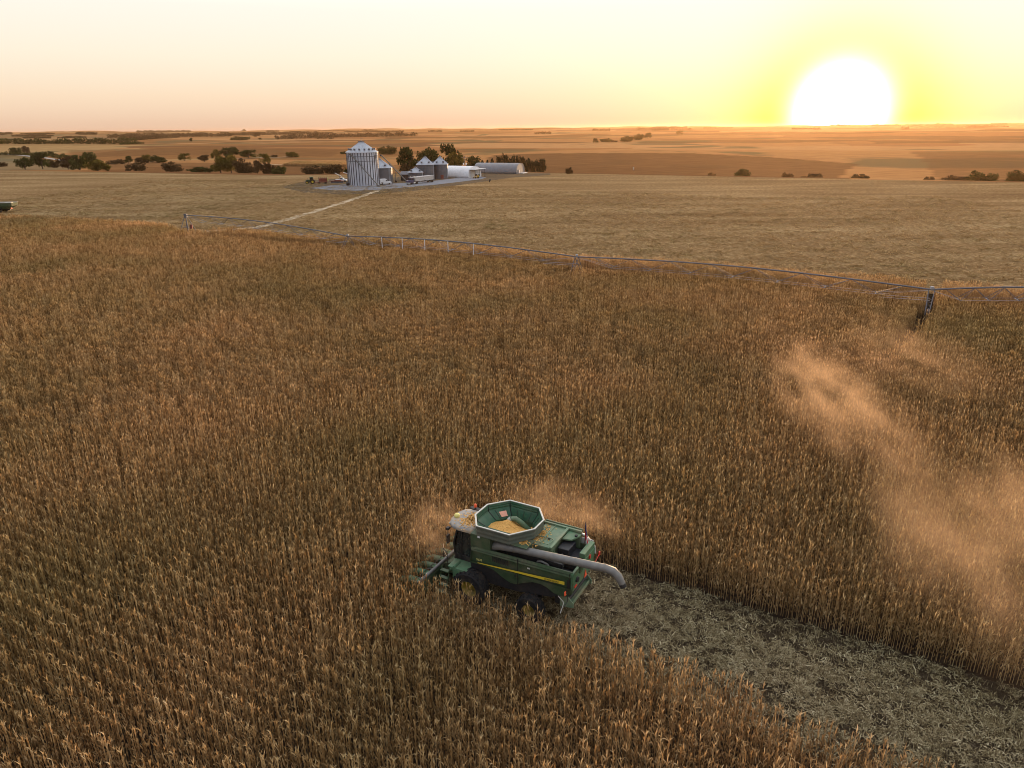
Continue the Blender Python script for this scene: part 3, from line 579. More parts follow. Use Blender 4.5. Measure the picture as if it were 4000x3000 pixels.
rings_i = [octo(4.755, .96), octo(4.66, .945), octo(4.60, .955), octo(4.52, .94), octo(4.45, .95), octo(4.38, .93), octo(3.92, .70, 0, -.2), octo(3.55, .68, 0, -.2), octo(3.15, .4, 0, -.2)]
mb = MB(); vs = [v for r in rings_i for v in r]
mb.add(vs, [(i * 8 + 8 + k, i * 8 + 8 + (k + 1) % 8, i * 8 + (k + 1) % 8, i * 8 + k) for i in range(len(rings_i) - 1) for k in range(8)] + [tuple(64 + k for k in range(8))]); inn = mb.build('tank_lining', 'tank_green', ex)
mb = MB()
a_, b_ = octo(4.38, .925), octo(3.94, .705, 0, -.2)
for k in range(8):
    mb.tube([a_[k], b_[k]], .025, 4); mb.tube([octo(4.74, .95)[k], a_[k]], .022, 4)
for (k, t) in ((4, .3), (4, .7), (5, .22), (5, .48), (5, .74), (6, .3), (6, .7), (2, .5)):
    A, B = Vector(a_[k]).lerp(Vector(a_[(k + 1) % 8]), t), Vector(b_[k]).lerp(Vector(b_[(k + 1) % 8]), t); mb.tube([A, B], .014, 4)
mb.build('brace', 'black_part', ex)
# pane in the far panel; its sunlit look is painted colour
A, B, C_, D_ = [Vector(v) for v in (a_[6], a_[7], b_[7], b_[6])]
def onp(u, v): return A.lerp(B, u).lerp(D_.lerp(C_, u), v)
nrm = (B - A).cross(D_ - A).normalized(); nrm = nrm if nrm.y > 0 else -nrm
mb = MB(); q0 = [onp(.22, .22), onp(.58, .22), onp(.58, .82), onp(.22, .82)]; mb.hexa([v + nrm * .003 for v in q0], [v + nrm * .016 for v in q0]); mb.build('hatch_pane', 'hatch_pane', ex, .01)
# loading spout in the tank
mb = MB(); mb.tube([(-2.3, -1.0, 3.5), (-1.75, -.85, 4.05), (-1.45, -.72, 4.3), (-1.22, -.62, 4.28)], [.15, .15, .15, .13], 12); sp_ = mb.build('filling_spout', 'green_light', cb, smooth_=True, auto=40)
mb = MB(); mb.tube([(-1.24, -.63, 4.29), (-1.1, -.57, 4.2)], [.14, .12], 12, False); mb.build('spout_mouth', 'rim_trim', sp_, smooth_=True)
# unloading tube folded back along the left side
mb = MB(); mb.tube([(-.95, .55, 3.35), (-.95, .95, 3.4), (-1.1, 1.12, 3.55), (-1.5, 1.16, 3.70), (-2.4, 1.16, 3.82), (-4.1, 1.16, 3.96), (-5.8, 1.15, 4.09), (-7.4, 1.15, 4.22), (-7.75, 1.15, 4.18), (-8.0, 1.15, 3.98), (-8.22, 1.15, 3.62)], [.22, .24, .25, .22, .2, .2, .2, .2, .205, .2, .17], 20)
ua = mb.build('unloading_auger', 'steel_grey', cb, smooth_=True, auto=50)
mb = MB()
for p0, p1 in (((-5.78, 1.15, 4.088), (-5.84, 1.15, 4.093)), ((-7.28, 1.15, 4.21), (-7.36, 1.15, 4.217)), ((-2.36, 1.16, 3.815), (-2.44, 1.16, 3.823))): mb.tube([p0, p1], .213, 20)
mb.build('collar', 'steel_grey', ua, smooth_=True, auto=40)
mb = MB(); mb.tube([(-8.2, 1.15, 3.65), (-8.3, 1.15, 3.48)], [.175, .16], 16, False); mb.build('spout_boot', 'black_part', ua, smooth_=True)
mb = MB(); mb.box((-6.0, .95, 3.72), (.1, .35, .5)); mb.build('auger_cradle', 'green_paint', cb, .01)
mb = MB(); mb.tube([(-3.55, 1.0, 3.15), (-3.72, 1.1, 3.42), (-3.95, 1.12, 3.5), (-4.25, 1.1, 3.42), (-4.42, 1.15, 3.25), (-4.48, 1.2, 3.1)], .055, 8); mb.build('hose', 'steel_grey', cb, smooth_=True)
mb = MB(); mb.box((-3.2, .92, 3.28), (3.6, .1, .55)); mb.tube([(-5.1, 1.2, 3.1), (-5.0, .8, 3.6)], .025, 6); mb.tube([(-2.7, 1.2, 3.06), (-5.3, 1.15, 3.06)], .05, 6); mb.tube([(-2.2, 1.0, 3.2), (-4.9, .98, 3.2)], .03, 6); mb.build('trough_wall', 'black_part', cb)
# engine deck
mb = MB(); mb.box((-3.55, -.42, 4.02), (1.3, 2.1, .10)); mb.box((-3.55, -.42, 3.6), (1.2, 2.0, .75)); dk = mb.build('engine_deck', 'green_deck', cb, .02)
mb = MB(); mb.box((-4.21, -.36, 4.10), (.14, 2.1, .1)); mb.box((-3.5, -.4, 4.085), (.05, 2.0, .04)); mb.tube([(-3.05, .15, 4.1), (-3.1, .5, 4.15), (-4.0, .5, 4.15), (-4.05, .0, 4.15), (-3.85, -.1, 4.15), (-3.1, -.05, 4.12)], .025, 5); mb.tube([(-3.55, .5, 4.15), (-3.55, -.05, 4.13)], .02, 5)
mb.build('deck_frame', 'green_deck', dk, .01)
mb = MB(); mb.prism([(-4.28, -.55), (-4.28, -1.42), (-5.0, -1.42), (-5.0, -1.15), (-4.75, -.65)], 3.92, 4.02, 'z'); mb.box((-4.6, -1.3, 3.6), (.8, .2, .7)); mb.build('cooling_cover', 'green_light', dk, .02)
mb = MB(); mb.box((-3.9, -1.46, 4.10), (2.2, .12, .14)); mb.box((-3.9, -1.62, 3.95), (2.2, .06, .5)); mb.build('deck_rail', 'green_deck', dk, .02)
mb = MB(); mb.box((-4.85, -1.05, 4.05), (.12, .12, .12)); mb.tube([(-3.75, -.1, 4.08), (-3.75, -.1, 4.13)], .07, 10); mb.build('cap', 'black_part', dk)
mb = MB(); mb.box((-4.6, -.45, 3.35), (.62, .95, .9)); mb.box((-4.95, -.3, 3.2), (.9, 1.5, .3)); mb.tube([(-4.2, .45, 3.3), (-4.55, .45, 3.5), (-4.7, .2, 3.6)], .09, 8); mb.tube([(-4.3, .7, 3.2), (-4.3, .7, 3.62)], .08, 10)
eng = mb.build('engine', 'engine_black', cb, .03)
mb = MB(); mb.box((-4.35, .62, 3.45), (.35, .16, .8)); mb.prism([(-4.28, 3.1), (-4.28, 3.98), (-4.5, 3.5), (-4.9, 3.15)], .48, .56); mb.build('engine_guard', 'green_paint', cb, .015)
# tail
mb = MB()
mb.hexa([(-5.66, 1.36, 2.34), (-5.66, -1.36, 2.34), (-5.72, -1.36, 2.34), (-5.72, 1.36, 2.34)], [(-5.66, 1.38, 3.5), (-5.66, -1.38, 3.5), (-5.80, -1.38, 3.5), (-5.80, 1.38, 3.5)])
tl = mb.build('tail_panel', 'green_light', cb, .02)
mb = MB(); mb.prism([(-.38, 2.40), (-.06, 2.40), (-.22, 2.80)], -5.785, -5.765, 'x'); mb.build('warning_triangle', 'orange_sign', tl)
mb = MB(); mb.lathe([(0, -5.86), (.13, -5.86), (.15, -5.80), (.15, -5.70), (0, -5.70)], 18); 
for i in range(len(mb.v)): x, y, z = mb.v[i]; mb.v[i] = (z, x + .88, y + 2.92)
mb.build('exhaust_port', 'black_part', tl, smooth_=True, auto=40)
mb = MB(); mb.box((-5.765, 1.0, 2.58), (.05, .26, .1)); mb.build('tail_light', 'red_light', tl, .01)
mb = MB(); mb.box((-5.82, -.62, 3.36), (.08, .16, .2)); mb.build('tail_light', 'red_light', tl, .01)
mb = MB(); mb.box((-5.62, -.72, 3.66), (.30, 1.32, .26)); mb.build('tail_bar', 'green_light', cb, .02)
mb = MB(); mb.tube([(-4.95, -1.52, 3.98), (-5.25, -1.5, 3.9), (-5.5, -1.46, 3.72), (-5.74, -1.42, 3.5), (-5.8, -1.41, 3.1)], [.06, .06, .06, .05, .05], 8); mb.box((-5.2, -1.46, 3.55), (.9, .05, .5)); mb.build('tail_rail', 'rim_trim', cb, smooth_=True, auto=30)
mb = MB(); mb.tube([(-5.5, 1.38, 2.3), (-5.55, 1.45, 1.9), (-5.5, 1.75, 1.75)], .02, 5); lt = mb.build('lamp_arm', 'black_part', cb)
mb = MB(); mb.box((-5.5, 1.66, 2.46), (.06, .12, .22)); mb.tube([(-5.5, 1.5, 2.3), (-5.5, 1.66, 2.4)], .02, 5); mb.build('side_marker', 'orange_sign', cb, .01)
mb = MB(); mb.tube([(-5.78, -1.5, 2.5), (-5.8, -1.95, 2.7)], .02, 5); mb.box((-5.8, -2.0, 2.75), (.06, .12, .2)); mb.build('side_marker', 'red_light', cb)
# residue spreader
mb = MB(); mb.box((-5.35, 0, 1.50), (.5, 2.3, .05)); mb.box((-5.62, 0, 1.50), (.06, 2.3, .2))
for s in (-1, 1): mb.prism([(-5.0, 1.25), (-5.0, 1.9), (-5.3, 2.05), (-5.75, 1.62), (-5.75, 1.36)], s * 1.15 - .03, s * 1.15 + .03)
mb.box((-5.05, 0, 1.75), (.08, 2.3, .6)); mb.build('residue_spreader', 'green_deck', cb, .015)
mb = MB(); mb.box((-4.9, 0, 1.7), (.5, 2.1, .9)); mb.tube([(-5.45, 1.1, 1.75), (-5.45, -1.1, 1.75)], .09, 8); mb.build('chopper', 'black_part', cb, .02)
mb = MB(); mb.tube([(-5.0, 1.4, 2.0), (-5.35, 1.45, 1.75), (-5.3, 1.75, 1.3)], .022, 6); mb.build('hand_rail', 'rim_trim', cb)
# axles, wheels
mb = MB(); mb.box((0, 0, 1.0), (.45, 2.6, .4)); mb.box((-3.5, 0, .85), (.3, 2.4, .25)); mb.build('axle', 'black_part', cb, .03)
for s in (-1, 1):
    wheel(cb, (0, s * 1.62, 1.0), 1.0, .72, .46, 'hub_yellow', 22, s)
    wheel(cb, (-3.5, s * 1.5, .78), .78, .55, .34, 'hub_yellow', 20, s)
# cab
mb = MB(); mb.prism([(0.25, 1.75), (1.35, 1.75), (1.5, 2.0), (1.2, 2.02), (0.25, 2.05)], -.95, .95); mb.box((.3, 0, 3.0), (.1, 1.8, 1.9))
for s in (-1, 1):
    mb.tube([(1.42, s * .88, 1.95), (1.48, s * .92, 2.9), (1.22, s * .88, 3.85)], .055, 6); mb.tube([(.35, s * .9, 2.0), (.33, s * .93, 3.0), (.35, s * .88, 3.85)], .06, 6); mb.tube([(.95, s * .93, 2.0), (.98, s * .96, 2.9), (.95, s * .9, 3.85)], .03, 6)
    mb.box((.85, s * .93, 2.12), (1.1, .05, .3))
cab = mb.build('cab', 'black_part', cb, .01)
mb = MB()
for s in (-1, 1): mb.hexa([(.38, s * .89, 2.26), (1.40, s * .87, 2.26), (1.40, s * .85, 2.26), (.38, s * .87, 2.26)], [(.38, s * .86, 3.82), (1.20, s * .86, 3.82), (1.20, s * .84, 3.82), (.38, s * .84, 3.82)])
mb.build('side_glass', 'cab_glass', cab)
mb = MB(); vs = []
for k in range(9):
    y = -.84 + 1.68 * k / 8; bow = .16 * (1 - (y / .84) ** 2)
    vs += [(1.46 + bow, y, 1.98), (1.50 + bow * 1.1, y, 2.9), (1.24 + bow, y, 3.84)]
mb.add(vs, [(3 * k, 3 * k + 3, 3 * k + 4, 3 * k + 1) for k in range(8)] + [(3 * k + 1, 3 * k + 4, 3 * k + 5, 3 * k + 2) for k in range(8)]); ws = mb.build('windshield', 'cab_glass', cab, smooth_=True)
sm = ws.modifiers.new('thickness', 'SOLIDIFY'); sm.thickness = .012
# seat and steering column behind the glass
mb = MB(); mb.box((.65, 0, 2.4), (.5, .5, .14)); mb.box((.42, 0, 2.75), (.12, .5, .7)); mb.tube([(1.2, 0, 2.0), (1.05, 0, 2.6)], .04, 6); mb.tube([(1.05 + .06 * math.sin(a * .7854), .2 * math.cos(a * .7854), 2.62 + .17 * math.sin(a * .7854)) for a in range(9)], .018, 5); mb.build('driver_seat', 'black_part', cab, .02)
rp_ = [(2.0, 0.0), (1.97, .38), (1.78, .80), (1.45, 1.02), (1.0, 1.08), (.25, 1.06), (.15, .9), (.15, -.9), (.25, -1.06), (1.0, -1.08), (1.45, -1.02), (1.78, -.80), (1.97, -.38)]
def rring(z, s): return [(.95 + (x - .95) * s, y * s, z) for x, y in rp_]
rg_ = [rring(3.80, .9), rring(3.82, .99), rring(3.93, 1.0), rring(4.0, .96), rring(4.05, .8), rring(4.06, .5)]; nn = len(rp_)
mb = MB(); mb.add([v for r in rg_ for v in r], [(i * nn + k, i * nn + (k + 1) % nn, (i + 1) * nn + (k + 1) % nn, (i + 1) * nn + k) for i in range(5) for k in range(nn)] + [tuple(5 * nn + k for k in range(nn)), tuple(nn - 1 - k for k in range(nn))])
roof = mb.build('cab_roof', 'roof_grey', cab, smooth_=True, auto=45)
mb = MB(); mb.lathe([(0, .2), (.10, .19), (.15, .13), (.16, .05), (.14, .0)], 20, (1.68, .22, 4.05)); mb.build('antenna_dome', 'yellow_pale', cab, smooth_=True)
mb = MB(); mb.box((1.15, -.98, 4.07), (.55, .24, .05)); mb.tube([(1.25, -1.0, 4.08), (1.25, -1.0, 4.2)], .05, 8); mb.build('lamp_bracket', 'black_part', cab)
mb = MB(); mb.lathe([(0, .2), (.06, .18), (.075, .1), (.075, 0)], 14, (1.25, -1.0, 4.15)); mb.build('beacon', 'orange_sign', cab, smooth_=True)
for s in (-1, 1):
    mb = MB(); mb.tube([(1.5, s * 1.0, 3.9), (1.62, s * 1.22, 3.85), (1.62, s * 1.25, 3.55)], .025, 6); mb.box((1.6, s * 1.27, 3.28), (.08, .24, .5)); mb.box((1.62, s * 1.22, 3.88), (.16, .2, .14)); mb.build('mirror', 'black_part', cab, .01)
mb = MB()
for y in (-.7, -.4, .4, .7): mb.box((1.9 - abs(y) * .16, y, 3.92), (.06, .2, .08))
mb.build('work_light', 'rim_trim', cab)
# landing, rails, steps
mb = MB(); mb.box((.75, 1.38, 1.95), (1.2, .85, .06)); mb.box((.6, 1.55, 1.6), (.9, .5, .6)); mb.prism([(.95, 2.1), (1.5, 1.5), (1.5, 1.42), (.85, 2.0)], 1.2, 1.8); pf = mb.build('landing', 'green_light', cb, .03)
mb = MB(); mb.tube([(1.25, 1.0, 1.95), (1.28, 1.0, 2.75), (1.2, 1.0, 2.95), (1.05, 1.0, 2.95), (1.0, 1.0, 1.95)], .022, 6); mb.tube([(1.35, 1.75, 1.95), (1.38, 1.75, 2.75), (1.7, 1.6, 2.85), (2.0, 1.2, 2.8), (2.0, 1.2, 1.95)], .022, 6); mb.tube([(1.37, 1.75, 2.4), (2.0, 1.2, 2.4)], .018, 6); mb.build('hand_rail', 'black_part', pf)
mb = MB()
for k in range(4): mb.box((1.42, 1.95 + .1 * k, 1.75 - .38 * k), (.5, .22, .04))
for s in (1.18, 1.66): mb.tube([(s, 1.85, 1.95), (s, 2.3, .55)], .025, 5)
mb.build('ladder', 'green_paint', pf)
# feeder house and corn head
mb = MB(); mb.hexa([(.3, .62, 1.3), (.3, -.62, 1.3), (2.35, -.7, .45), (2.35, .7, .45)], [(.3, .62, 2.0), (.3, -.62, 2.0), (2.35, -.7, 1.15), (2.35, .7, 1.15)]); mb.build('feeder_house', 'green_paint', cb, .02)
mb = MB(); mb.prism([(2.35, .35), (2.35, 1.05), (2.45, 1.2), (2.6, 1.0), (2.7, .45), (3.3, .35), (3.3, .28)], -4.85, 2.95)
for s in (-1, 1): mb.prism([(2.4, .3), (2.4, 1.25), (3.0, 1.25), (4.3, .5), (4.6, .3)], s * 3.9 - 1.01, s * 3.9 - .89)
hd = mb.build('corn_head', 'green_paint', cb, .015)
mb = MB(); mb.tube([(2.42, 3.0, 1.28), (2.42, -4.9, 1.28)], .085, 8); mb.build('top_beam', 'steel_grey', hd, smooth_=True)
mb = MB(); mb.tube([(2.95, 2.9, .68), (2.95, -4.8, .68)], .09, 8)
for s in (-1, 1):
    pts = [(2.95 + .26 * math.cos(t * .5), s * (3.8 - t * .04) - .95, .68 + .26 * math.sin(t * .5)) for t in range(90)]; mb.tube(pts, .02, 4)
mb.build('cross_auger', 'steel_grey', hd)
for k in range(11):
    y = (k - 5) * .762 - .95; mb = MB(); mb.tube([(3.2, y, .62), (3.7, y, .58), (4.2, y, .4), (4.75, y, .16)], [.19, .2, .15, .03], 10); mb.box((3.1, y, .55), (.3, .34, .3)); mb.build('snout', 'green_light', hd, smooth_=True, auto=50)
mb = MB()
for k, y in enumerate((1.9, 2.35, 2.8)): mb.box((2.6, y, 1.05), (.22, .14, .16))
mb.build('hydraulic_block', 'rim_trim', hd, .02)

# grain in the tank, heaped under the spout
def heap():
    vs = []; fs = []; rg = random.Random(2); nr, na = 14, 40; oc = octo(0, .72)
    def rad(a):
        best = 9; d = Vector((math.cos(a), math.sin(a)))
        for k in range(8):
            p, q = Vector(oc[k][:2]) - Vector((-1.5, 0)), Vector(oc[(k + 1) % 8][:2]) - Vector((-1.5, 0)); e = q - p
            den = d.x * e.y - d.y * e.x
            if abs(den) > 1e-6:
                t = (p.x * e.y - p.y * e.x) / den; u = (p.x * d.y - p.y * d.x) / den
                if t > 0 and -1e-4 <= u <= 1.0001: best = min(best, t)
        return best
    for i in range(nr + 1):
        for k in range(na):
            a = 2 * math.pi * k / na; r = rad(a) * i / nr; x, y = -1.5 + r * math.cos(a), r * math.sin(a) - .2
            d = math.hypot(x + 1.15, y + .55); z = 3.90 - .25 * max(0, -y - .3) + .42 * math.exp(-(d / .42) ** 1.3) + .08 * math.exp(-(d / 1.0) ** 2) + .05 * y + rg.uniform(-.012, .012)
            vs.append((x, y, z))
    for i in range(nr):
        for k in range(na): fs.append((i * na + k, (i + 1) * na + k, (i + 1) * na + (k + 1) % na, i * na + (k + 1) % na))
    m_ = MB(); m_.add(vs, fs); rg2 = random.Random(9)
    for k in range(500):
        a = rg2.uniform(0, 6.28); r = math.sqrt(rg2.random()) * 1.0; x, y = -1.5 + r * math.cos(a), r * math.sin(a) * .95 - .2; d = math.hypot(x + 1.15, y + .55)
        z = 3.905 - .25 * max(0, -y - .3) + .42 * math.exp(-(d / .42) ** 1.3) + .08 * math.exp(-(d / 1.0) ** 2) + .05 * y; m_.box((x, y, z), (.03, .025, .02), Matrix.Rotation(rg2.uniform(0, 3), 3, 'Z'))
    return m_
mat('grain', (0.70, 0.38, 0.10), 0.7, 0, 0.35, 30, 0.4)
g = heap().build('corn_grain', 'grain', None, smooth_=True, auto=40); g.location = cb.location; g.rotation_euler = cb.rotation_euler; tag(g, 'heap of golden shelled corn filling the open grain tank', 'grain', None, 'stuff')
mb = MB(); rg = random.Random(4)
for (cx, cy, cz, n_, sx_, sy_) in ((-2.75, .95, 4.215, 160, .35, .2), (-3.05, -.2, 4.08, 420, .5, .9), (.8, .1, 4.068, 520, .55, .75)):
    for k in range(n_): mb.box((cx + rg.gauss(0, sx_ * .5), cy + rg.gauss(0, sy_ * .5), cz), (.05, .045, .02), Matrix.Rotation(rg.uniform(0, 3), 3, 'Z'))
g = mb.build('spilled_grain', 'grain'); g.location = cb.location; g.rotation_euler = cb.rotation_euler; tag(g, 'loose corn kernels spilled over the harvester roof and deck', 'grain', None, 'stuff')
# flag at the tail
c0 = Vector((CL[0], CL[1], 0)) + Matrix.Rotation(HD, 3, 'Z') @ Vector((-5.25, -1.28, 3.6))
fl = empty('flag', c0, HD, 'small drooping striped flag on a short staff at the harvester tail', 'flag')
mb = MB(); mb.tube([(0, 0, 0), (0, 0, 1.25)], .018, 6); mb.build('staff', 'black_part', fl)
def drape(u0, u1, v0, v1, name, m):
    q = MB(); vs = []; nu, nv = 8, 5
    for i in range(nu + 1):
        for j in range(nv + 1):
            u = u0 + (u1 - u0) * i / nu; v = v0 + (v1 - v0) * j / nv      # u down from the top, v away from the staff
            vs.append((-.02 - v * .34 * u ** .8 , .05 * math.sin(v * 9 + u * 3) + v * .30 * u ** .8, 1.2 - u * 1.0 - v * .25))
    q.add(vs, [(i * (nv + 1) + j, i * (nv + 1) + j + 1, (i + 1) * (nv + 1) + j + 1, (i + 1) * (nv + 1) + j) for i in range(nu) for j in range(nv)])
    o = q.build(name, m, fl, smooth_=True); s = o.modifiers.new('thickness', 'SOLIDIFY'); s.thickness = .012; return o
drape(0, .45, 0, 1, 'canton', 'flag_blue')
for k in range(6): drape(.45, 1.0, k / 6, (k + 1) / 6, 'stripe', 'flag_red' if k % 2 == 0 else 'flag_white')

# ------------------------------------------------------------------ the farmyard
def atd(px, py, D):                      # point seen at a pixel, D metres ahead of the camera (along +y)
    d = ray(px, py); t = D / d[1]; return Vector((d[0] * t, D, H + d[2] * t))
def gy(px, D): p = atd(px, 650, D); return Vector((p.x, p.y, float(hgt(p.x, p.y))))
def binbase(px, py, Rr):
    p = at(px, py); v = Vector((p.x, p.y)).normalized(); return Vector((p.x + v.x * Rr, p.y + v.y * Rr, 0)), math.atan2(-p.y, -p.x)
def grain_bin(px, py, Rr, he, hr, wallm, label, stiff=0, vents=0, peak=True, door=False, ladder=None, ridge=40):
    c, face = binbase(px, py, Rr); b = empty('grain_bin', c, face, label, 'grain bin', 'grain bins of the farmyard')   # local +x faces the camera
    mb = MB(); prof = []; nz = int(he / .9)
    for i in range(nz * 3 + 1):
        z = .25 + (he - .25) * i / (nz * 3); prof.append((Rr + (.035 if i % 3 == 1 else 0.0), z))
    mb.lathe([(Rr + .25, 0), (Rr + .25, .25), (Rr, .25)] + prof, 64); w = mb.build('wall', wallm, b, smooth_=True, auto=25)
    for k in range(stiff):
        a = (k + .5) * 2 * math.pi / stiff; q = MB(); q.box((math.cos(a) * (Rr + .09), math.sin(a) * (Rr + .09), he * .5 + .1), (.14, .30, he - .2), Matrix.Rotation(a, 3, 'Z')); q.build('stiffener', 'rib_dark', w)
    mb = MB(); n = ridge * 2; vs = []; r1 = .11 * Rr
    for k in range(n):
        a = 2 * math.pi * k / n; lift = .10 if k % 2 == 0 else 0
        for r, z in ((Rr + .3, he - .1), (Rr * .55, he + hr * .5), (r1, he + hr)): vs.append((r * math.cos(a), r * math.sin(a), z + lift))
    mb.add(vs, [(3 * k + i, 3 * ((k + 1) % n) + i, 3 * ((k + 1) % n) + i + 1, 3 * k + i + 1) for k in range(n) for i in range(2)]); rf = mb.build('roof', 'galv', b)
    q = MB(); q.lathe([(Rr + .34, he - .16), (Rr + .34, he - .02), (Rr + .1, he + .02)], 64); q.build('eave', 'galv_bright', rf, smooth_=True, auto=30)
    q = MB(); q.lathe([(r1 * 1.15, he + hr - .1), (r1 * 1.15, he + hr + .25), (r1 * .9, he + hr + .35), (0, he + hr + .6)], 24)
    if peak:
        q.tube([(0, 0, he + hr + .5), (0, 0, he + hr + 1.3)], .08, 6); q.box((0, .3, he + hr + 1.3), (.5, 1.1, .1)); q.lathe([(r1 * 1.7, he + hr - .05), (r1 * 1.7, he + hr + .05), (r1 * 1.6, he + hr + .05)], 24)
        for s in (-1, 1): q.box((.2, s * r1 * 1.6, he + hr + .25), (.4, .6, .3), Matrix.Rotation(s * .5, 3, 'X'))
    q.build('peak_cap', 'galv_dark', rf)
    for k in range(vents):
        a = (k + .5) * 2 * math.pi / vents; t = .82; r = Rr * t; z = he + hr * (1 - t) * 1.12; q = MB(); m_ = Matrix.Rotation(a, 3, 'Z')
        q.box((r * math.cos(a), r * math.sin(a), z + .35), (.7, .6, .55), m_); q.box((r * math.cos(a) + .2 * math.cos(a), r * math.sin(a) + .2 * math.sin(a), z + .66), (.85, .75, .1), m_); q.build('roof_vent', 'galv_dark', rf)
    if door:
        q = MB(); a = door; m_ = Matrix.Rotation(a, 3, 'Z'); q.box(((Rr + .05) * math.cos(a), (Rr + .05) * math.sin(a), 1.15), (.14, 1.5, 1.9), m_); q.build('door', 'rust_red', w)
    if ladder is not None:
        a = ladder; q = MB(); tx, ty = -math.sin(a), math.cos(a)
        for s in (-.3, .3): q.tube([((Rr + .25) * math.cos(a) + tx * s, (Rr + .25) * math.sin(a) + ty * s, .5), ((Rr + .25) * math.cos(a) + tx * s, (Rr + .25) * math.sin(a) + ty * s, he)] , .05, 4)
        for k in range(int(he / .5)): q.tube([((Rr + .25) * math.cos(a) + tx * s, (Rr + .25) * math.sin(a) + ty * s, .6 + k * .5) for s in (-.3, .3)], .03, 4)
        q.tube([((Rr + .25) * math.cos(a), (Rr + .25) * math.sin(a), he), (r1 * math.cos(a), r1 * math.sin(a), he + hr + .25)], .09, 4); q.build('ladder', 'galv_bright', w)
    return b
b1 = grain_bin(1424, 727, 7.0, 14.4, 4.3, 'galv_bright', 'tall silver grain bin with dark vertical ribs, largest of the farm', 34, 16, True, False, None, 36)
q = MB()
for z in (12.6, 10.6): q.lathe([(7.16, z - .08), (7.24, z), (7.16, z + .08)], 64)
q.build('wind_ring', 'rib_dark', b1)
q = MB(); a = R(55)
for s in (0, .9): q.box((7.6 * math.cos(a), 7.6 * math.sin(a), 12.0 + s), (1.0, 1.9, .1), Matrix.Rotation(a, 3, 'Z'))
for s in (-.8, .8): q.tube([(7.9 * math.cos(a) - math.sin(a) * s, 7.9 * math.sin(a) + math.cos(a) * s, 12), (7.9 * math.cos(a) - math.sin(a) * s, 7.9 * math.sin(a) + math.cos(a) * s, 13.1)], .05, 4)
q.build('platform', 'rib_dark', b1)
q = MB(); a = R(-72); q.lathe([(.0, -.5), (.75, -.5), (.75, .5), (0, .5)], 16, (7.9 * math.cos(a), 7.9 * math.sin(a), .9), 'y'); q.box((7.5 * math.cos(a), 7.5 * math.sin(a), .8), (1.2, .8, .9), Matrix.Rotation(a, 3, 'Z')); q.build('fan', 'black_part', b1)
b2 = grain_bin(1489, 717, 5.6, 7.0, 3.6, 'galv_dark', 'dark grey grain bin half hidden behind the tall ribbed bin', 0, 6, False, False, R(45))
b3 = grain_bin(1625, 709, 3.5, 4.2, 2.1, 'galv_dark', 'short grain bin behind the parked grain truck', 0, 4, False, False, R(62))
b4 = grain_bin(1664, 704, 4.3, 7.4, 3.4, 'galv_dark', 'grey grain bin with a cone roof between the short bin and its twin', 0, 6, False, False, R(62))
b5 = grain_bin(1721, 700, 3.9, 7.2, 3.3, 'galv_dark', 'grey grain bin with a rusty red door, next to the white arched shed', 0, 6, False, R(12), R(60))
def grain_auger(A, B, r, label, wheels=True):
    o = empty('grain_auger', B, 0, label, 'grain auger'); A = Vector(A) - Vector(B); d = A.normalized()
    q = MB(); q.tube([(0, 0, .5), A], r, 10); q.build('tube', 'steel_grey', o, smooth_=True, auto=40)
    q = MB(); q.tube([A, A + d * .3 + Vector((0, 0, -.1)), A + d * .5 + Vector((0, 0, -.9))], r * 1.3, 10); q.build('spout', 'black_part', o)
    q = MB(); q.box((0, 0, .35), (1.1, .9, .6)); q.build('hopper', 'galv_dark', o, .05)
    q = MB(); up = Vector((0, 0, 1)); n = d.cross(up).normalized(); w_ = n.cross(d).normalized()
    q.tube([d * 2 + w_ * 0 + Vector((0, 0, .4)), A * .5 + w_ * .9, A * .95], .05, 4)
    for t in (.3, .5, .7): q.tube([A * t, A * t + w_ * (.9 - abs(t - .5))], .04, 4)
    q.build('truss', 'galv_dark', o)
    if wheels:
        q = MB(); m = A * .45
        for s in (-1, 1): q.tube([m, Vector((m.x, m.y, .5)) + n * s * 1.4], .06, 5); q.tube([A * .25 + Vector((0, 0, .2)), Vector((m.x, m.y, .5)) + n * s * 1.4], .05, 5)
        q.build('undercarriage', 'galv_dark', o)
        for s in (-1, 1):
            e = Vector((m.x, m.y, .5)) + n * s * 1.4; q = MB(); q.tube([e - n * .12, e + n * .12], .42, 14); q.build('wheel', 'rubber', o)
    return o
D1 = b1.location.y - 7.9
grain_auger(atd(1369, 602, D1 + 1.2), at(1478, 729), .24, 'long grey auger leaning across the face of the tall ribbed bin', False)
pt = at(1588, 712); grain_auger(atd(1489, 606, b2.location.y - 1.0), pt, .24, 'grey auger rising from the truck to the dark bin roof', True)

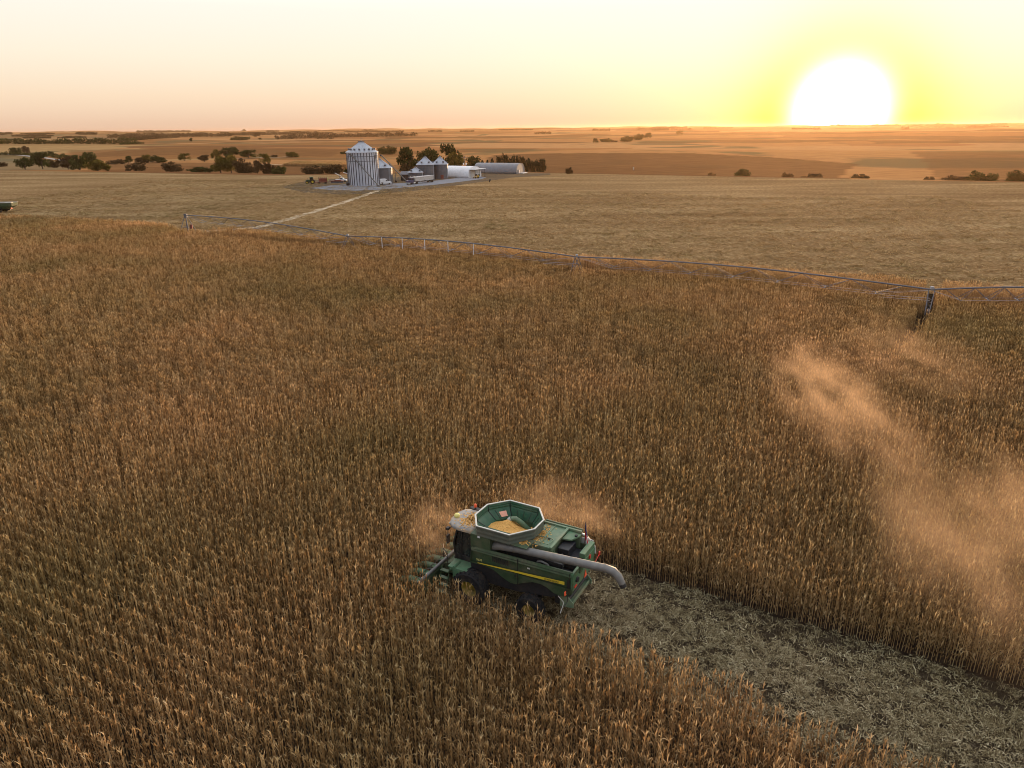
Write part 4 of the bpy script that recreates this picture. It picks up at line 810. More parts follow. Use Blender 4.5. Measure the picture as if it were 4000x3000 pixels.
def truck():
    a, b = at(1594, 722), at(1686, 711); v = (a - b); L = v.length; o = empty('grain_truck', (a + b) / 2, math.atan2(v.y, v.x), 'parked dark blue grain truck with a long pale hopper trailer', 'truck')
    x = L / 2
    q = MB(); q.prism([(x - .2, .7), (x - .2, 1.75), (x - 1.5, 2.0), (x - 1.6, 2.9), (x - 3.4, 3.0), (x - 3.4, .7)], -1.15, 1.15); c = q.build('cab', 'truck_blue', o, .08)
    q = MB(); q.prism([(x - 1.62, 2.05), (x - 1.72, 2.75), (x - 2.9, 2.8), (x - 2.9, 2.05)], -1.17, 1.17); q.build('side_window', 'cab_glass', c)
    q = MB(); q.box((x - 1.52, 0, 2.42), (.06, 1.9, .65)); q.build('windshield', 'cab_glass', c)
    q = MB(); q.box((x - .1, 0, .75), (.2, 2.4, .4)); q.build('bumper', 'rim_trim', o, .04)
    q = MB(); q.tube([(x - 2.6, 1.3, .75), (x - 3.7, 1.3, .75)], .32, 12); q.build('fuel_tank', 'rim_trim', o, smooth_=True, auto=40)
    for s in (-1, 1): q = MB(); q.tube([(x - 3.5, s * 1.1, 1.5), (x - 3.5, s * 1.1, 3.7)], .09, 8); q.build('exhaust_stack', 'rim_trim', o, smooth_=True)
    q = MB(); q.box((0, 0, .95), (L - .8, .9, .25)); q.build('chassis', 'black_part', o)
    x1, x0 = x - 4.1, -x
    q = MB(); q.hexa([(x0 + .1, 1.2, 1.35), (x1 - .1, 1.2, 1.35), (x1 - .1, -1.2, 1.35), (x0 + .1, -1.2, 1.35)], [(x0, 1.28, 3.1), (x1, 1.28, 3.1), (x1, -1.28, 3.1), (x0, -1.28, 3.1)]); t = q.build('trailer_box', 'trailer_grey', o, .03)
    q = MB(); q.box(((x0 + x1) / 2, 1.3, 3.1), (x1 - x0 + .1, .1, .14)); q.box(((x0 + x1) / 2, -1.3, 3.1), (x1 - x0 + .1, .1, .14)); q.box(((x0 + x1) / 2, 1.24, 1.38), (x1 - x0, .06, .1)); q.build('rail', 'white_paint', t)
    for k in range(2): q = MB(); xc = x0 + (x1 - x0) * (.3 + .4 * k); q.hexa([(xc - .5, .5, .7), (xc + .5, .5, .7), (xc + .5, -.5, .7), (xc - .5, -.5, .7)], [(xc - 1.6, 1.15, 1.36), (xc + 1.6, 1.15, 1.36), (xc + 1.6, -1.15, 1.36), (xc - 1.6, -1.15, 1.36)]); q.build('hopper', 'trailer_grey', t)
    for xx in (x - 1.0, x - 4.5, x - 5.7, -x + .7, -x + 1.9):
        for s in (-1, 1): q = MB(); q.lathe([(.0, -.15), (.48, -.15), (.52, -.08), (.52, .08), (.48, .15), (.2, .15), (.18, .05), (0, .05)] if s > 0 else [(0, -.05), (.18, -.05), (.2, -.15), (.48, -.15), (.52, -.08), (.52, .08), (.48, .15), (0, .15)], 18, (xx, s * 1.05, .52), 'y'); q.build('wheel', 'rubber', o, smooth_=True, auto=35)
truck()
def van():
    a, b = at(1527, 720), at(1483, 722); v = a - b; L = 5.6; o = empty('van', (a + b) / 2, math.atan2(v.y, v.x), 'white van with a tall rounded back parked beside the tall ribbed bin', 'van')
    q = MB(); q.prism([(-2.8, .45), (-2.8, 2.0), (-2.65, 2.45), (-2.3, 2.6), (0.2, 2.6), (.65, 2.4), (.95, 1.55), (2.5, 1.35), (2.8, 1.1), (2.8, .45)], -.98, .98); bd = q.build('body', 'white_paint', o, .1)
    q = MB()
    for s in (-1, 1): q.prism([(.1, 1.55), (.1, 2.2), (.55, 2.2), (.82, 1.55)], s * .99 - .01, s * .99 + .01)
    q.build('side_window', 'cab_glass', bd)
    q = MB(); q.prism([(-2.3, .75), (-2.3, 1.1), (-1.2, 1.1), (-1.2, .75)], -1.0, -.985); q.build('side_panel', 'steel_grey', bd)
    q = MB(); q.box((2.82, 0, .55), (.1, 1.9, .2)); q.build('bumper', 'black_part', o)
    for xx in (-1.7, 1.7):
        for s in (-1, 1): q = MB(); q.lathe([(0, -.12), (.34, -.12), (.38, 0), (.34, .12), (0, .12)], 16, (xx, s * .9, .38), 'y'); q.build('wheel', 'rubber', o, smooth_=True, auto=35)
van()
def tractor():
    p = at(1216, 718); o = empty('tractor', p, R(190), 'green tractor with yellow wheels parked left of the bins', 'tractor')
    q = MB(); q.prism([(2.5, .9), (2.45, 1.75), (.5, 1.95), (.5, .9)], -.42, .42); h = q.build('hood', 'green_paint', o, .08)
    q = MB(); q.box((.3, 0, .85), (4.2, .55, .5)); q.build('chassis', 'black_part', o)
    q = MB()
    for xx, yy in ((.45, .75), (.45, -.75), (-1.1, .8), (-1.1, -.8)): q.tube([(xx, yy, 1.3), (xx * .9, yy * .95, 2.95)], .06, 5)
    q.box((-.33, 0, 1.4), (1.6, 1.5, .5)); c = q.build('cab', 'green_paint', o)
    q = MB(); q.hexa([(-1.05, .72, 1.65), (.4, .7, 1.65), (.4, -.7, 1.65), (-1.05, -.72, 1.65)], [(-1.0, .7, 2.9), (.35, .68, 2.9), (.35, -.68, 2.9), (-1.0, -.7, 2.9)]); q.build('glass', 'cab_glass', c)
    q = MB(); q.box((-.33, 0, 3.02), (1.75, 1.7, .2)); q.build('roof', 'green_light', c, .06)
    q = MB(); q.tube([(1.6, -.4, 1.8), (1.6, -.4, 2.9)], .06, 6); q.build('exhaust', 'black_part', o)
    for s in (-1, 1):
        q = MB(); q.prism([(-1.6, 1.3), (-1.4, 1.85), (-.5, 1.95), (.1, 1.5), (.1, 1.4), (-.5, 1.8), (-1.3, 1.7), (-1.5, 1.3)], s * .75, s * 1.15); q.build('fender', 'green_paint', o)
        wheel(o, (-.75, s * 1.0, .98), .98, .55, .52, 'yellow_paint', 16, s); wheel(o, (1.75, s * .95, .7), .7, .42, .38, 'yellow_paint', 14, s)
tractor()
def cultivator():
    p = at(1259, 718); o = empty('folded_cultivator', p, R(186), 'folded brown red field cultivator hitched behind the parked tractor', 'farm implement')
    q = MB(); q.box((0, 0, .75), (5.0, 1.6, .2)); q.tube([(2.4, 0, .7), (3.6, 0, .5)], .08, 5); q.build('frame', 'rust_red', o)
    for s in (-1, 1):
        q = MB(); q.box((-.6, s * 1.2, 1.7), (3.6, .15, 1.3))
        for k in range(4): q.tube([(-2.2 + k * 1.1, s * 1.25, .8), (-2.2 + k * 1.1, s * .9, 2.6), (-1.9 + k * 1.1, s * .5, 2.75)], .09, 5)
        q.build('wing', 'rust_red', o)
    for k in range(5):
        q = MB(); q.tube([(-2.2 + k * .95, -1.35, 1.3), (-2.2 + k * .95, -1.5, 2.9)], .16, 6); q.build('shank', 'black_part', o)
    for xx in (-1.6, 1.4):
        for s in (-1, 1): q = MB(); q.lathe([(0, -.12), (.4, -.12), (.44, 0), (.4, .12), (0, .12)], 14, (xx, s * 1.0, .44), 'y'); q.build('wheel', 'rubber', o)
    q = MB(); q.box((-2.7, 0, 1.9), (.3, .9, 1.6)); q.build('seed_box', 'yellow_pale', o)
cultivator()
def disc():
    p = at(1318, 715); o = empty('disc_harrow', p, R(184), 'low red disc harrow parked between the cultivator and the tall bin', 'farm implement')
    q = MB(); q.box((0, 0, .95), (5.8, 2.2, .25)); q.box((-.3, 0, 1.25), (3.2, 1.4, .3)); q.tube([(2.8, 0, .9), (4.2, 0, .6)], .09, 5); q.build('frame', 'rust_red', o, .03)
    for k in range(9): q = MB(); q.lathe([(0, -.04), (.42, .02), (.42, .04), (0, 0)], 14, (-2.5 + k * .62, .95, .45), 'y'); q.build('disc', 'galv_dark', o)
    for s in (-1, 1): q = MB(); q.lathe([(0, -.12), (.38, -.12), (.42, 0), (.38, .12), (0, .12)], 14, (-.3, s * .7, .42), 'y'); q.build('wheel', 'rubber', o)
disc()
def pickup():
    p = at(1328, 712); o = empty('pickup', p + Vector((0, 3.5, 0)), R(-8), 'white pickup truck half hidden behind the red disc harrow', 'pickup')
    q = MB(); q.prism([(-2.7, .55), (-2.7, 1.25), (-.6, 1.25), (-.45, 1.85), (.9, 1.85), (1.35, 1.3), (2.6, 1.15), (2.7, .55)], -.95, .95); bd = q.build('body', 'white_paint', o, .06)
    q = MB()
    for s in (-1, 1): q.prism([(-.42, 1.32), (-.35, 1.75), (.8, 1.75), (1.12, 1.32)], s * .955 - .01, s * .955 + .01)
    q.build('side_window', 'cab_glass', bd)
    for xx in (-1.7, 1.8):
        for s in (-1, 1): q = MB(); q.lathe([(0, -.12), (.36, -.12), (.4, 0), (.36, .12), (0, .12)], 14, (xx, s * .85, .4), 'y'); q.build('wheel', 'rubber', o)
pickup()
for (pa, pb, D, lab) in (((1308, 676), (1336, 690), 385, 'dull white pipe end slanting down over the dark hedge'), ((1340, 674), (1368, 680), 380, 'bright white pipe jutting out from behind the tall ribbed bin')):
    A, B = atd(*pa, D), atd(*pb, D); o = empty('auger_pipe', B, 0, lab, 'pipe'); q = MB(); q.tube([A - B, (0, 0, 0)], .16, 8); q.build('tube', 'white_paint', o, smooth_=True, auto=40)
    q = MB(); q.tube([(A - B) * .4, Vector(((A - B).x * .4, (A - B).y * .4 + .6, -B.z))], .06, 5); q.tube([(A - B) * .4, Vector(((A - B).x * .4, (A - B).y * .4 - .6, -B.z))], .06, 5); q.tube([(0, 0, 0), (.6, 0, -B.z)], .07, 5); q.build('prop', 'galv_dark', o)
def quonset(c, rz, L, W, Hh, m, label, endm):
    o = empty('arched_shed', c, rz, label, 'shed'); n = 20; arc = []
    for k in range(n + 1):
        a = math.pi * k / n; arc.append((W / 2 * math.copysign(abs(math.cos(a)) ** .8, math.cos(a)), Hh * math.sin(a) ** .85))
    q = MB(); nb = int(L / .6); vs = []
    for i in range(nb + 1):
        s = 1.0 + (.008 if i % 2 else 0)
        for y, z in arc: vs.append((-L * i / nb, y * s, z * s))
    q.add(vs, [(i * (n + 1) + k, i * (n + 1) + k + 1, (i + 1) * (n + 1) + k + 1, (i + 1) * (n + 1) + k) for i in range(nb) for k in range(n)]); sh = q.build('shell', m, o, smooth_=True, auto=60)
    th = sh.modifiers.new('thickness', 'SOLIDIFY'); th.thickness = .08
    for xx, nm in ((-.15, 'front_wall'), (-L + .15, 'rear_wall')):
        q = MB(); q.prism([(y * .985, z * .985) for y, z in arc], xx - .06, xx + .06, 'x'); q.build(nm, endm, o)
    return o
ax = math.atan2(-.45, .89)
qw = quonset(at(1856, 693), ax, 27, 13.5, 5.5, 'white_paint', 'white arched shed beside the grey bin with the red door', 'white_paint')
q = MB(); q.box((.02, -2.2, 1.9), (.1, 4.4, 3.6)); q.build('door', 'door_cream', qw)
q = MB(); q.box((.03, 4.0, 1.0), (.08, 1.6, 1.0)); q.build('window', 'steel_grey', qw)
q = MB(); q.hexa([(-.2, -6.0, 4.0), (3.4, -6.0, 4.15), (3.4, 5.6, 4.15), (-.2, 5.6, 4.0)], [(-.2, -6.0, 4.2), (3.4, -6.0, 4.35), (3.4, 5.6, 4.35), (-.2, 5.6, 4.2)]); cn = q.build('awning', 'white_paint', qw)
for yy in (-5.6, -.6, 4.8): q = MB(); q.box((3.2, yy, 2.1), (.22, .22, 4.1)); q.build('post', 'dark_wood', cn)
ax2 = math.atan2(-.36, .93)
qg = quonset(at(2034, 677), ax2, 26, 13, 5.4, 'shed_steel', 'long grey metal arched shed in front of the row of cedars', 'shed_steel')
q = MB(); q.box((1.2, 1.5, .2), (2.0, 7.0, .4)); q.build('apron', 'white_paint', qg)
q = MB(); q.box((.0, -2.4, 1.0), (.1, 1.2, 2.0)); q.build('door', 'galv_bright', qg)
def shed():
    p = at(1568, 709) + Vector((2, 6, 0)); o = empty('shed', p, R(-10), 'low dark wooden shed between the dark bin and the short bin', 'shed')
    q = MB(); q.box((0, 0, 1.5), (5.2, 4, 3)); w = q.build('wall', 'dark_wood', o)
    q = MB(); q.prism([(-2.4, 2.9), (0, 4.3), (2.4, 2.9), (2.4, 3.02), (0, 4.45), (-2.4, 3.02)], -2.9, 2.9, 'x'); q.build('roof', 'galv_dark', o)
    q = MB(); q.box((-2.0, -2.02, 1.2), (.9, .1, 2.2)); q.build('door', 'black_part', w)
shed()
def loader():
    p = at(1861, 697); o = empty('skid_loader', p, R(190), 'small yellow loader parked under the awning of the white shed', 'loader')
    q = MB(); q.prism([(-1.3, .5), (-1.3, 1.4), (-.6, 1.5), (-.5, .9), (.9, .8), (.9, .45)], -.7, .7); q.build('body', 'machine_yellow', o, .05)
    q = MB(); q.prism([(-.5, 1.3), (-.4, 2.1), (.5, 2.1), (.6, 1.0)], -.6, .6); q.build('cab', 'black_part', o, .04)
    q = MB()
    for s in (-1, 1): q.tube([(-1.1, s * .75, 1.5), (.3, s * .78, 1.3), (1.3, s * .75, .5)], .09, 5)
    q.build('lift_arm', 'machine_yellow', o)
    q = MB(); q.prism([(1.3, .1), (1.35, .7), (1.5, .65), (1.9, .12)], -.85, .85); q.build('bucket', 'black_part', o)
    for xx in (-.8, .5):
        for s in (-1, 1): q = MB(); q.lathe([(0, -.14), (.36, -.14), (.4, 0), (.36, .14), (0, .14)], 14, (xx, s * .8, .4), 'y'); q.build('wheel', 'rubber', o)
loader()
def pole():
    b = gy(1816, 412); top = atd(1816, 608, 412).z; o = empty('utility_pole', b, 0, 'wooden utility pole with a crossarm and two transformers behind the white shed', 'utility pole')
    q = MB(); q.tube([(0, 0, 0), (0, 0, top)], [.2, .14], 8); q.build('pole', 'pole_wood', o, smooth_=True, auto=40)
    for z, w_ in ((top - .9, 1.9), (top - .2, .8)): q = MB(); q.box((0, -.15, z), (w_ * 2, .16, .2)); q.build('crossarm', 'pole_wood', o)
    for s in (-.75, .75): q = MB(); q.lathe([(0, 0), (.3, .02), (.32, .9), (.2, 1.05), (0, 1.1)], 12, (s, -.2, top - 4.9)); q.build('transformer', 'white_paint', o, smooth_=True, auto=40)
pole()
def marker(px, py, hh, w_, m, label, nm='marker_post'):
    p = march(px, py); o = empty(nm, p, 0, label, 'post'); q = MB(); q.tube([(0, 0, 0), (0, 0, hh)], w_, 8); q.build('shaft', m, o); q = MB(); q.box((w_ * .8, 0, hh * .8), (w_ * 3, w_ * 2.2, hh * .35)); q.build('cap', m, o, .02)
marker(1913, 712, 1.3, .28, 'black_part', 'small dark standpipe alone in the stubble right of the farmyard', 'standpipe')
marker(2474, 664, 2.2, .22, 'white_paint', 'small pale post in the hollow beyond the stubble field')
# grain cart at the left edge
def cart():
    p = at(6, 829); o = empty('grain_cart', p, R(183), 'dark green grain cart in the stubble at the left edge of the photo', 'grain cart')
    q = MB(); q.hexa([(-2.6, 1.0, 1.0), (2.6, 1.0, 1.0), (2.6, -1.0, 1.0), (-2.6, -1.0, 1.0)], [(-4.6, 1.7, 2.0), (4.4, 1.7, 2.0), (4.4, -1.7, 2.0), (-4.6, -1.7, 2.0)]); q.hexa([(-4.6, 1.7, 2.0), (4.4, 1.7, 2.0), (4.4, -1.7, 2.0), (-4.6, -1.7, 2.0)], [(-4.75, 1.8, 3.0), (4.5, 1.8, 3.0), (4.5, -1.8, 3.0), (-4.75, -1.8, 3.0)]); b = q.build('hopper', 'green_paint', o)
    q = MB(); q.box((-3.6, 1.2, 3.08), (2.2, .5, .14)); q.box((0, -1.8, 3.04), (9.2, .12, .12)); q.box((0, 1.8, 3.04), (9.2, .12, .12)); q.build('rim', 'rim_trim', b)
    q = MB(); q.box((-1.0, 0, 3.03), (6.0, 3.0, .1)); q.build('tarp', 'black_part', b)
    q = MB(); q.box((0, 0, .85), (6.0, .5, .35)); q.tube([(3, 0, .8), (6.2, 0, .6)], .12, 6); q.build('frame', 'black_part', o)
    q = MB(); q.box((-3.9, .9, 1.3), (.3, .5, .4)); q.build('tail_light', 'red_light', o)
    q = MB(); q.tube([(3.2, 1.2, 1.2), (4.6, 1.7, 3.6), (2.6, 2.2, 4.0)][:2], .22, 10); q.build('unloading_tube', 'green_paint', o)
    for s in (-1, 1): wheel(o, (-.4, s * 1.5, .85), .85, .7, .45, 'yellow_paint', 16, s)
cart()

# ------------------------------------------------------------------ centre pivot irrigator
def pivot():
    o = empty('pivot_irrigator', PIV, 0, 'long centre pivot irrigation pipe on wheeled towers along the corn edge', 'irrigator')
    st = MB()
    for k in range(4):
        a = k * math.pi / 2 + .5; st.tube([(1.9 * math.cos(a), 1.9 * math.sin(a), 0), (.35 * math.cos(a), .35 * math.sin(a), 3.6)], .09, 5)
        a2 = a + math.pi / 2; st.tube([(1.3 * math.cos(a), 1.3 * math.sin(a), 1.2), (1.3 * math.cos(a2), 1.3 * math.sin(a2), 1.2)], .05, 4)
    st.tube([(0, 0, 0), (0, 0, 4.3)], .14, 8); st.box((0, 0, 3.95), (.7, .7, .9)); st.build('pivot_stand', 'pipe_grey', o)
    q = MB(); q.box((1.5, -1.2, 1.4), (.6, .4, 1.0)); q.build('control_box', 'rust_red', o)
    tops = [Vector((PIV.x, PIV.y, 4.1))] + [Vector(t) for t in TOW]
    e = tops[-1] + (tops[-1] - tops[-2]) * .9; e = tops[-1] + (Vector((e.x, e.y, 3.7)) - tops[-1]); q_ = at(4300, 1148, 3.9); tops.append(Vector((q_.x, q_.y, 3.7)) + (Vector((q_.x, q_.y, 3.7)) - tops[-1]) * .4)
    loc = Vector(PIV)
    for i in range(4):
        A, B = tops[i] - loc, tops[i + 1] - loc; v = B - A; hv = Vector((v.x, v.y, 0)).normalized(); n = Vector((-hv.y, hv.x, 0)); L = v.length
        def P(t): return A.lerp(B, t) + Vector((0, 0, .75 * math.sin(math.pi * t)))
        sp = bpy.data.objects.new('span', None); COL.objects.link(sp); sp.parent = o
        q = MB(); q.tube([P(t / 16) for t in range(17)], .105, 8); q.build('pipe', 'pipe_grey', sp, smooth_=True, auto=40)
        ns = 7; ts = [(k + 1) / (ns + 1) for k in range(ns)]
        lows = {s: [P(0) + Vector((0, 0, -.1))] + [P(t) + n * s * .75 + Vector((0, 0, -1.35 - .25 * math.sin(math.pi * t))) for t in ts] + [P(1) + Vector((0, 0, -.1))] for s in (-1, 1)}
        for s in (-1, 1): q = MB(); q.tube(lows[s], .022, 4); q.build('truss_rod', 'pivot_steel', sp)
        for k, t in enumerate(ts):
            q = MB(); a, b = lows[-1][k + 1], lows[1][k + 1]; dt = .45 / ns
            for c in (a, b): q.tube([P(t - dt), c], .035, 4); q.tube([P(t + dt), c], .035, 4)
            q.build('strut', 'pipe_grey', sp)
            q = MB(); q.tube([a, b], .045, 4); q.build('cross_bar', 'pivot_steel', sp)
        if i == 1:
            for t in (.18, .28, .385, .49, .60): q = MB(); p = P(t) + n * -.3; q.tube([p, p + Vector((0, 0, -2.0))], .075, 6); q.build('glint_bar', 'white_paint', sp)  # added white bars standing in for sun glints on the struts
        if i < 3:
            tw = bpy.data.objects.new('tower', None); COL.objects.link(tw); tw.parent = o; T = B
            q = MB(); bz = .75
            for s in (-1, 1):
                for u in (-.35, .35): q.tube([T + hv * u, T + n * s * 2.1 + hv * u * .6 + Vector((0, 0, bz - T.z))], .06, 5)
                q.tube([T + n * s * 1.0 + hv * -.3 + Vector((0, 0, (bz - T.z) * .5)), T + n * s * 1.0 + hv * .3 + Vector((0, 0, (bz - T.z) * .5))], .04, 4)
            q.tube([T + n * 2.3 + Vector((0, 0, bz - T.z)), T - n * 2.3 + Vector((0, 0, bz - T.z))], .11, 6); q.build('leg_frame', 'pipe_grey', tw)
            q = MB(); q.box(T + Vector((0, 0, .22)), (.4, .4, .36)); q.build('tower_box', 'pivot_steel', tw, .03)
            for s in (-1, 1):
                c = T + n * s * 2.1 + Vector((0, 0, .62 - T.z)); q = MB(); q.tube([c - hv * .18, c + hv * .18], .62, 16); q.build('wheel', 'rubber', tw)
            for s in (-1, 1):
                q = MB(); q.tube([T + n * s * .75 * s * s + Vector((0, 0, -1.3)), T - hv * 6 + n * s * .75 + Vector((0, 0, -1.5))], .035, 4); q.build('guy_bar', 'pivot_steel', tw)
pivot()

# ------------------------------------------------------------------ trees and bushes
def crown_mesh(seed, kind):
    rg = random.Random(seed); mb = MB(); blobs = []
    if kind == 'round':
        for k in range(20):
            a = rg.uniform(0, 6.28); z = rg.uniform(.25, .86); rmax = math.sqrt(max(.05, 1 - ((z - .55) / .5) ** 2)) * .68; r = rmax * math.sqrt(rg.random()); blobs.append((r * math.cos(a), r * math.sin(a), z, rg.uniform(.2, .36)))
    elif kind == 'bush':
        for k in range(22):
            a = rg.uniform(0, 6.28); r = .72 * math.sqrt(rg.random()); z = rg.uniform(.12, .8) * (1 - .4 * r); blobs.append((r * math.cos(a), r * math.sin(a), z, rg.uniform(.2, .34)))
    else:
        for k in range(26):
            z = rg.uniform(.06, .95); a = rg.uniform(0, 6.28); r = (1 - z) * .75 * rg.uniform(.4, 1); blobs.append((r * math.cos(a), r * math.sin(a), z, .13 + .2 * (1 - z)))
    for (x, y, z, br) in blobs:
        t0 = rg.uniform(.1, .9)
        for k in range(95):
            v = Vector((rg.gauss(0, 1), rg.gauss(0, 1), rg.gauss(0, 1))).normalized() * br * (rg.random() ** .4) * rg.uniform(.8, 1.18)
            p = Vector((x + v.x, y + v.y, max(.0, z + v.z * .62)))
            u = Vector((rg.gauss(0, 1), rg.gauss(0, 1), rg.gauss(0, 1))).normalized(); w = u.orthogonal().normalized(); w = Matrix.Rotation(rg.uniform(0, 6.28), 3, u) @ w; u2 = u.cross(w); s = rg.uniform(.03, .075)
            mb.add([p + w * s, p + u2 * s * .7, p - w * s, p - u2 * s * .7], [(0, 1, 2, 3)], max(0, min(1, t0 + rg.uniform(-.3, .3))))
    return mb
def trunk_mesh(seed, kind):
    rg = random.Random(seed); mb = MB(); mb.tube([(0, 0, -.05), (.01, .0, .2), (.0, .02, .5)], [.075, .055, .03], 7)
    for k in range(5):
        a = rg.uniform(0, 6.28); z = rg.uniform(.15, .4); mb.tube([(0, 0, z), (.25 * math.cos(a), .25 * math.sin(a), z + .15), (.5 * math.cos(a), .5 * math.sin(a), z + .3)], [.035, .022, .008], 5)
    return mb
PROTO = {}
def proto(kind, matname, var):
    key = (kind, matname, var)
    if key not in PROTO:
        cm = crown_mesh(40 + var * 7 + {'round': 0, 'bush': 100, 'cone': 200}[kind], kind); vv = np.array(cm.v); sx_ = 1 / np.percentile(np.hypot(vv[:, 0], vv[:, 1]), 98); sz_ = 1 / np.percentile(vv[:, 2], 99.3); cm.v = [(x * sx_, y * sx_, z * sz_) for x, y, z in cm.v]; c = cm.build('crown', matname); t = trunk_mesh(5 + var, kind).build('trunk', 'bark')
        COL.objects.unlink(c); COL.objects.unlink(t); PROTO[key] = (c.data, t.data)
    return PROTO[key]
TN = {'D': 'foliage_dark', 'O': 'foliage_olive', 'B': 'foliage_brown', 'C': 'foliage_conifer'}
_tr = random.Random(21)
def tree(x0, x1, yt, base, kind, tone, label, group=None, cat=None):
    px = (x0 + x1) / 2
    if base < 0: p = gy(px, -base)
    else: p = march(px, base)
    top = atd(px, yt, p.y).z; hh = max(1.2, top - p.z + .2); w = (x1 - x0) * (p.y / F) / 2 * 1.05
    name = 'tree' if kind == 'round' else ('bush' if kind == 'bush' else 'cedar_tree')
    o = empty(name, (p.x, p.y, p.z - .15), _tr.uniform(0, 6.28), label, cat or ('tree' if kind != 'bush' else 'bush'), group); o.scale = (w, w, hh)
    cm, tm = proto(kind, TN[tone], _tr.randrange(3))
    for nm, me in (('crown', cm), ('trunk', tm)): c = bpy.data.objects.new(nm, me); COL.objects.link(c); c.parent = o
    TREELOG.append((round(px), round(p.y), round(hh, 1), round(2 * w, 1)))
TREELOG = []
V = 'trees of the valley beyond the stubble'
for a in [
 (-20, 29, 634, 652, 'bush', 'B', 'low dark bush cut off by the left edge of the photo', V),
 (69, 129, 617, 662, 'round', 'D', 'dense round dark tree second from the left edge, above the stubble', V),
 (136, 199, 594, 660, 'round', 'D', 'tall dark tree with a bare lower trunk, right of the dense round one', V),
 (190, 230, 624, 656, 'bush', 'B', 'rusty brown bush at the foot of the tall trunked tree', V),
 (236, 300, 612, 662, 'round', 'B', 'dull brown tree left of the dome topped tree', V),
 (280, 345, 607, 664, 'bush', 'D', 'dark bushy tree touching the dome topped tree', V),
 (330, 396, 596, 660, 'round', 'D', 'dome topped dark tree rising over the olive bushes', V),
 (340, 425, 626, 668, 'bush', 'O', 'low olive bush below the dome topped tree', V),
 (423, 482, 624, 641, 'bush', 'B', 'flat brown bush on the grass strip right of the olive bush', V),
 (486, 520, 610, 639, 'round', 'D', 'small upright dark tree at the left end of the field hedge', V),
 (524, 575, 616, 637, 'bush', 'B', 'left low clump of the field hedge', V),
 (554, 592, 605, 636, 'round', 'O', 'tallest olive tree in the middle of the field hedge', V),
 (584, 646, 609, 635, 'bush', 'D', 'right dark clump of the field hedge', V),
 (699, 742, 600, 628, 'round', 'O', 'yellow green tree alone right of the field hedge', V),
 (776, 822, 606, 632, 'round', 'B', 'brown rounded tree between the yellow green one and the big olive one', V),
 (493, 563, 637, -545, 'bush', 'B', 'dark round bush half sunk behind the stubble edge, left of two', V),
 (627, 703, 635, -535, 'bush', 'B', 'dark round bush half sunk behind the stubble edge, right of two', V),
 (735, 825, 653, -520, 'bush', 'D', 'low dark thicket left of the big olive tree', V),
 (818, 900, 614, -535, 'round', 'O', 'big olive tree with a yellow crown behind the stubble edge', V),
 (868, 934, 609, -540, 'round', 'O', 'yellowish tree leaning on the big olive tree', V),
 (828, 866, 585, 618, 'bush', 'O', 'orange green sapling clump beside the high dark dome tree', V),
 (864, 936, 576, 619, 'round', 'D', 'high dark dome tree above the big olive one', V),
 (940, 1004, 586, 619, 'round', 'D', 'ragged dark tree with two tops right of the high dome tree', V),
 (905, 982, 624, -525, 'bush', 'B', 'large brown bush right of the yellowish tree', V),
 (982, 1024, 628, -520, 'round', 'B', 'narrow brown tree between two wide brown bushes', V),
 (1016, 1058, 601, 642, 'round', 'O', 'small olive tree standing on the pale grass strip', V),
 (1058, 1087, 605, 615, 'bush', 'B', 'tiny flat bush on the hillside above the grass strip', V),
 (1113, 1166, 594, 614, 'bush', 'O', 'olive bush at the right end of the upper grass strip', V),
 (1024, 1075, 637, -515, 'bush', 'B', 'brown bush just right of the narrow brown tree', V),
 (1062, 1120, 650, -505, 'bush', 'D', 'low dark bush tapering down at the end of the thicket', V),
 (1178, 1262, 650, -452, 'bush', 'B', 'left half of the wide brown hedge behind the tractor', V),
 (1250, 1336, 644, -450, 'bush', 'B', 'right half of the wide brown hedge behind the tractor', V),
 (1341, 1362, 655, -440, 'bush', 'D', 'dark bush squeezed against the left side of the tall bin', V),
 (1330, 1356, 592, 602, 'bush', 'D', 'small dark bush on the far slope left of the tall bin roof', V),
 (1478, 1512, 574, 602, 'bush', 'D', 'left bush on the far slope right of the tall bin roof', V),
 (1505, 1548, 571, 603, 'bush', 'D', 'right bush on the far slope right of the tall bin roof', V)]: tree(*a)
G = 'trees around the farmyard'
for a in [
 (1552, 1640, 577, -438, 'round', 'D', 'full dark tree behind the short bin, leftmost of the yard trees', G),
 (1630, 1682, 592, -451, 'round', 'D', 'lower dark tree above the short bin roof', G),
 (1662, 1730, 581, -446, 'round', 'D', 'dark tree between the roofs of the twin grey bins', G),
 (1722, 1790, 565, -442, 'round', 'D', 'tallest yard tree, right of the twin grey bins', G),
 (1748, 1812, 598, -431, 'round', 'O', 'olive tree in front of the tallest yard tree, over the white shed', G),
 (1560, 1610, 640, -431, 'bush', 'B', 'brown undergrowth behind the dark wooden shed', G),
 (1820, 1876, 611, -438, 'round', 'D', 'round dark tree right of the utility pole', G)]: tree(*a)
K = 'cedars behind the grey arched shed'
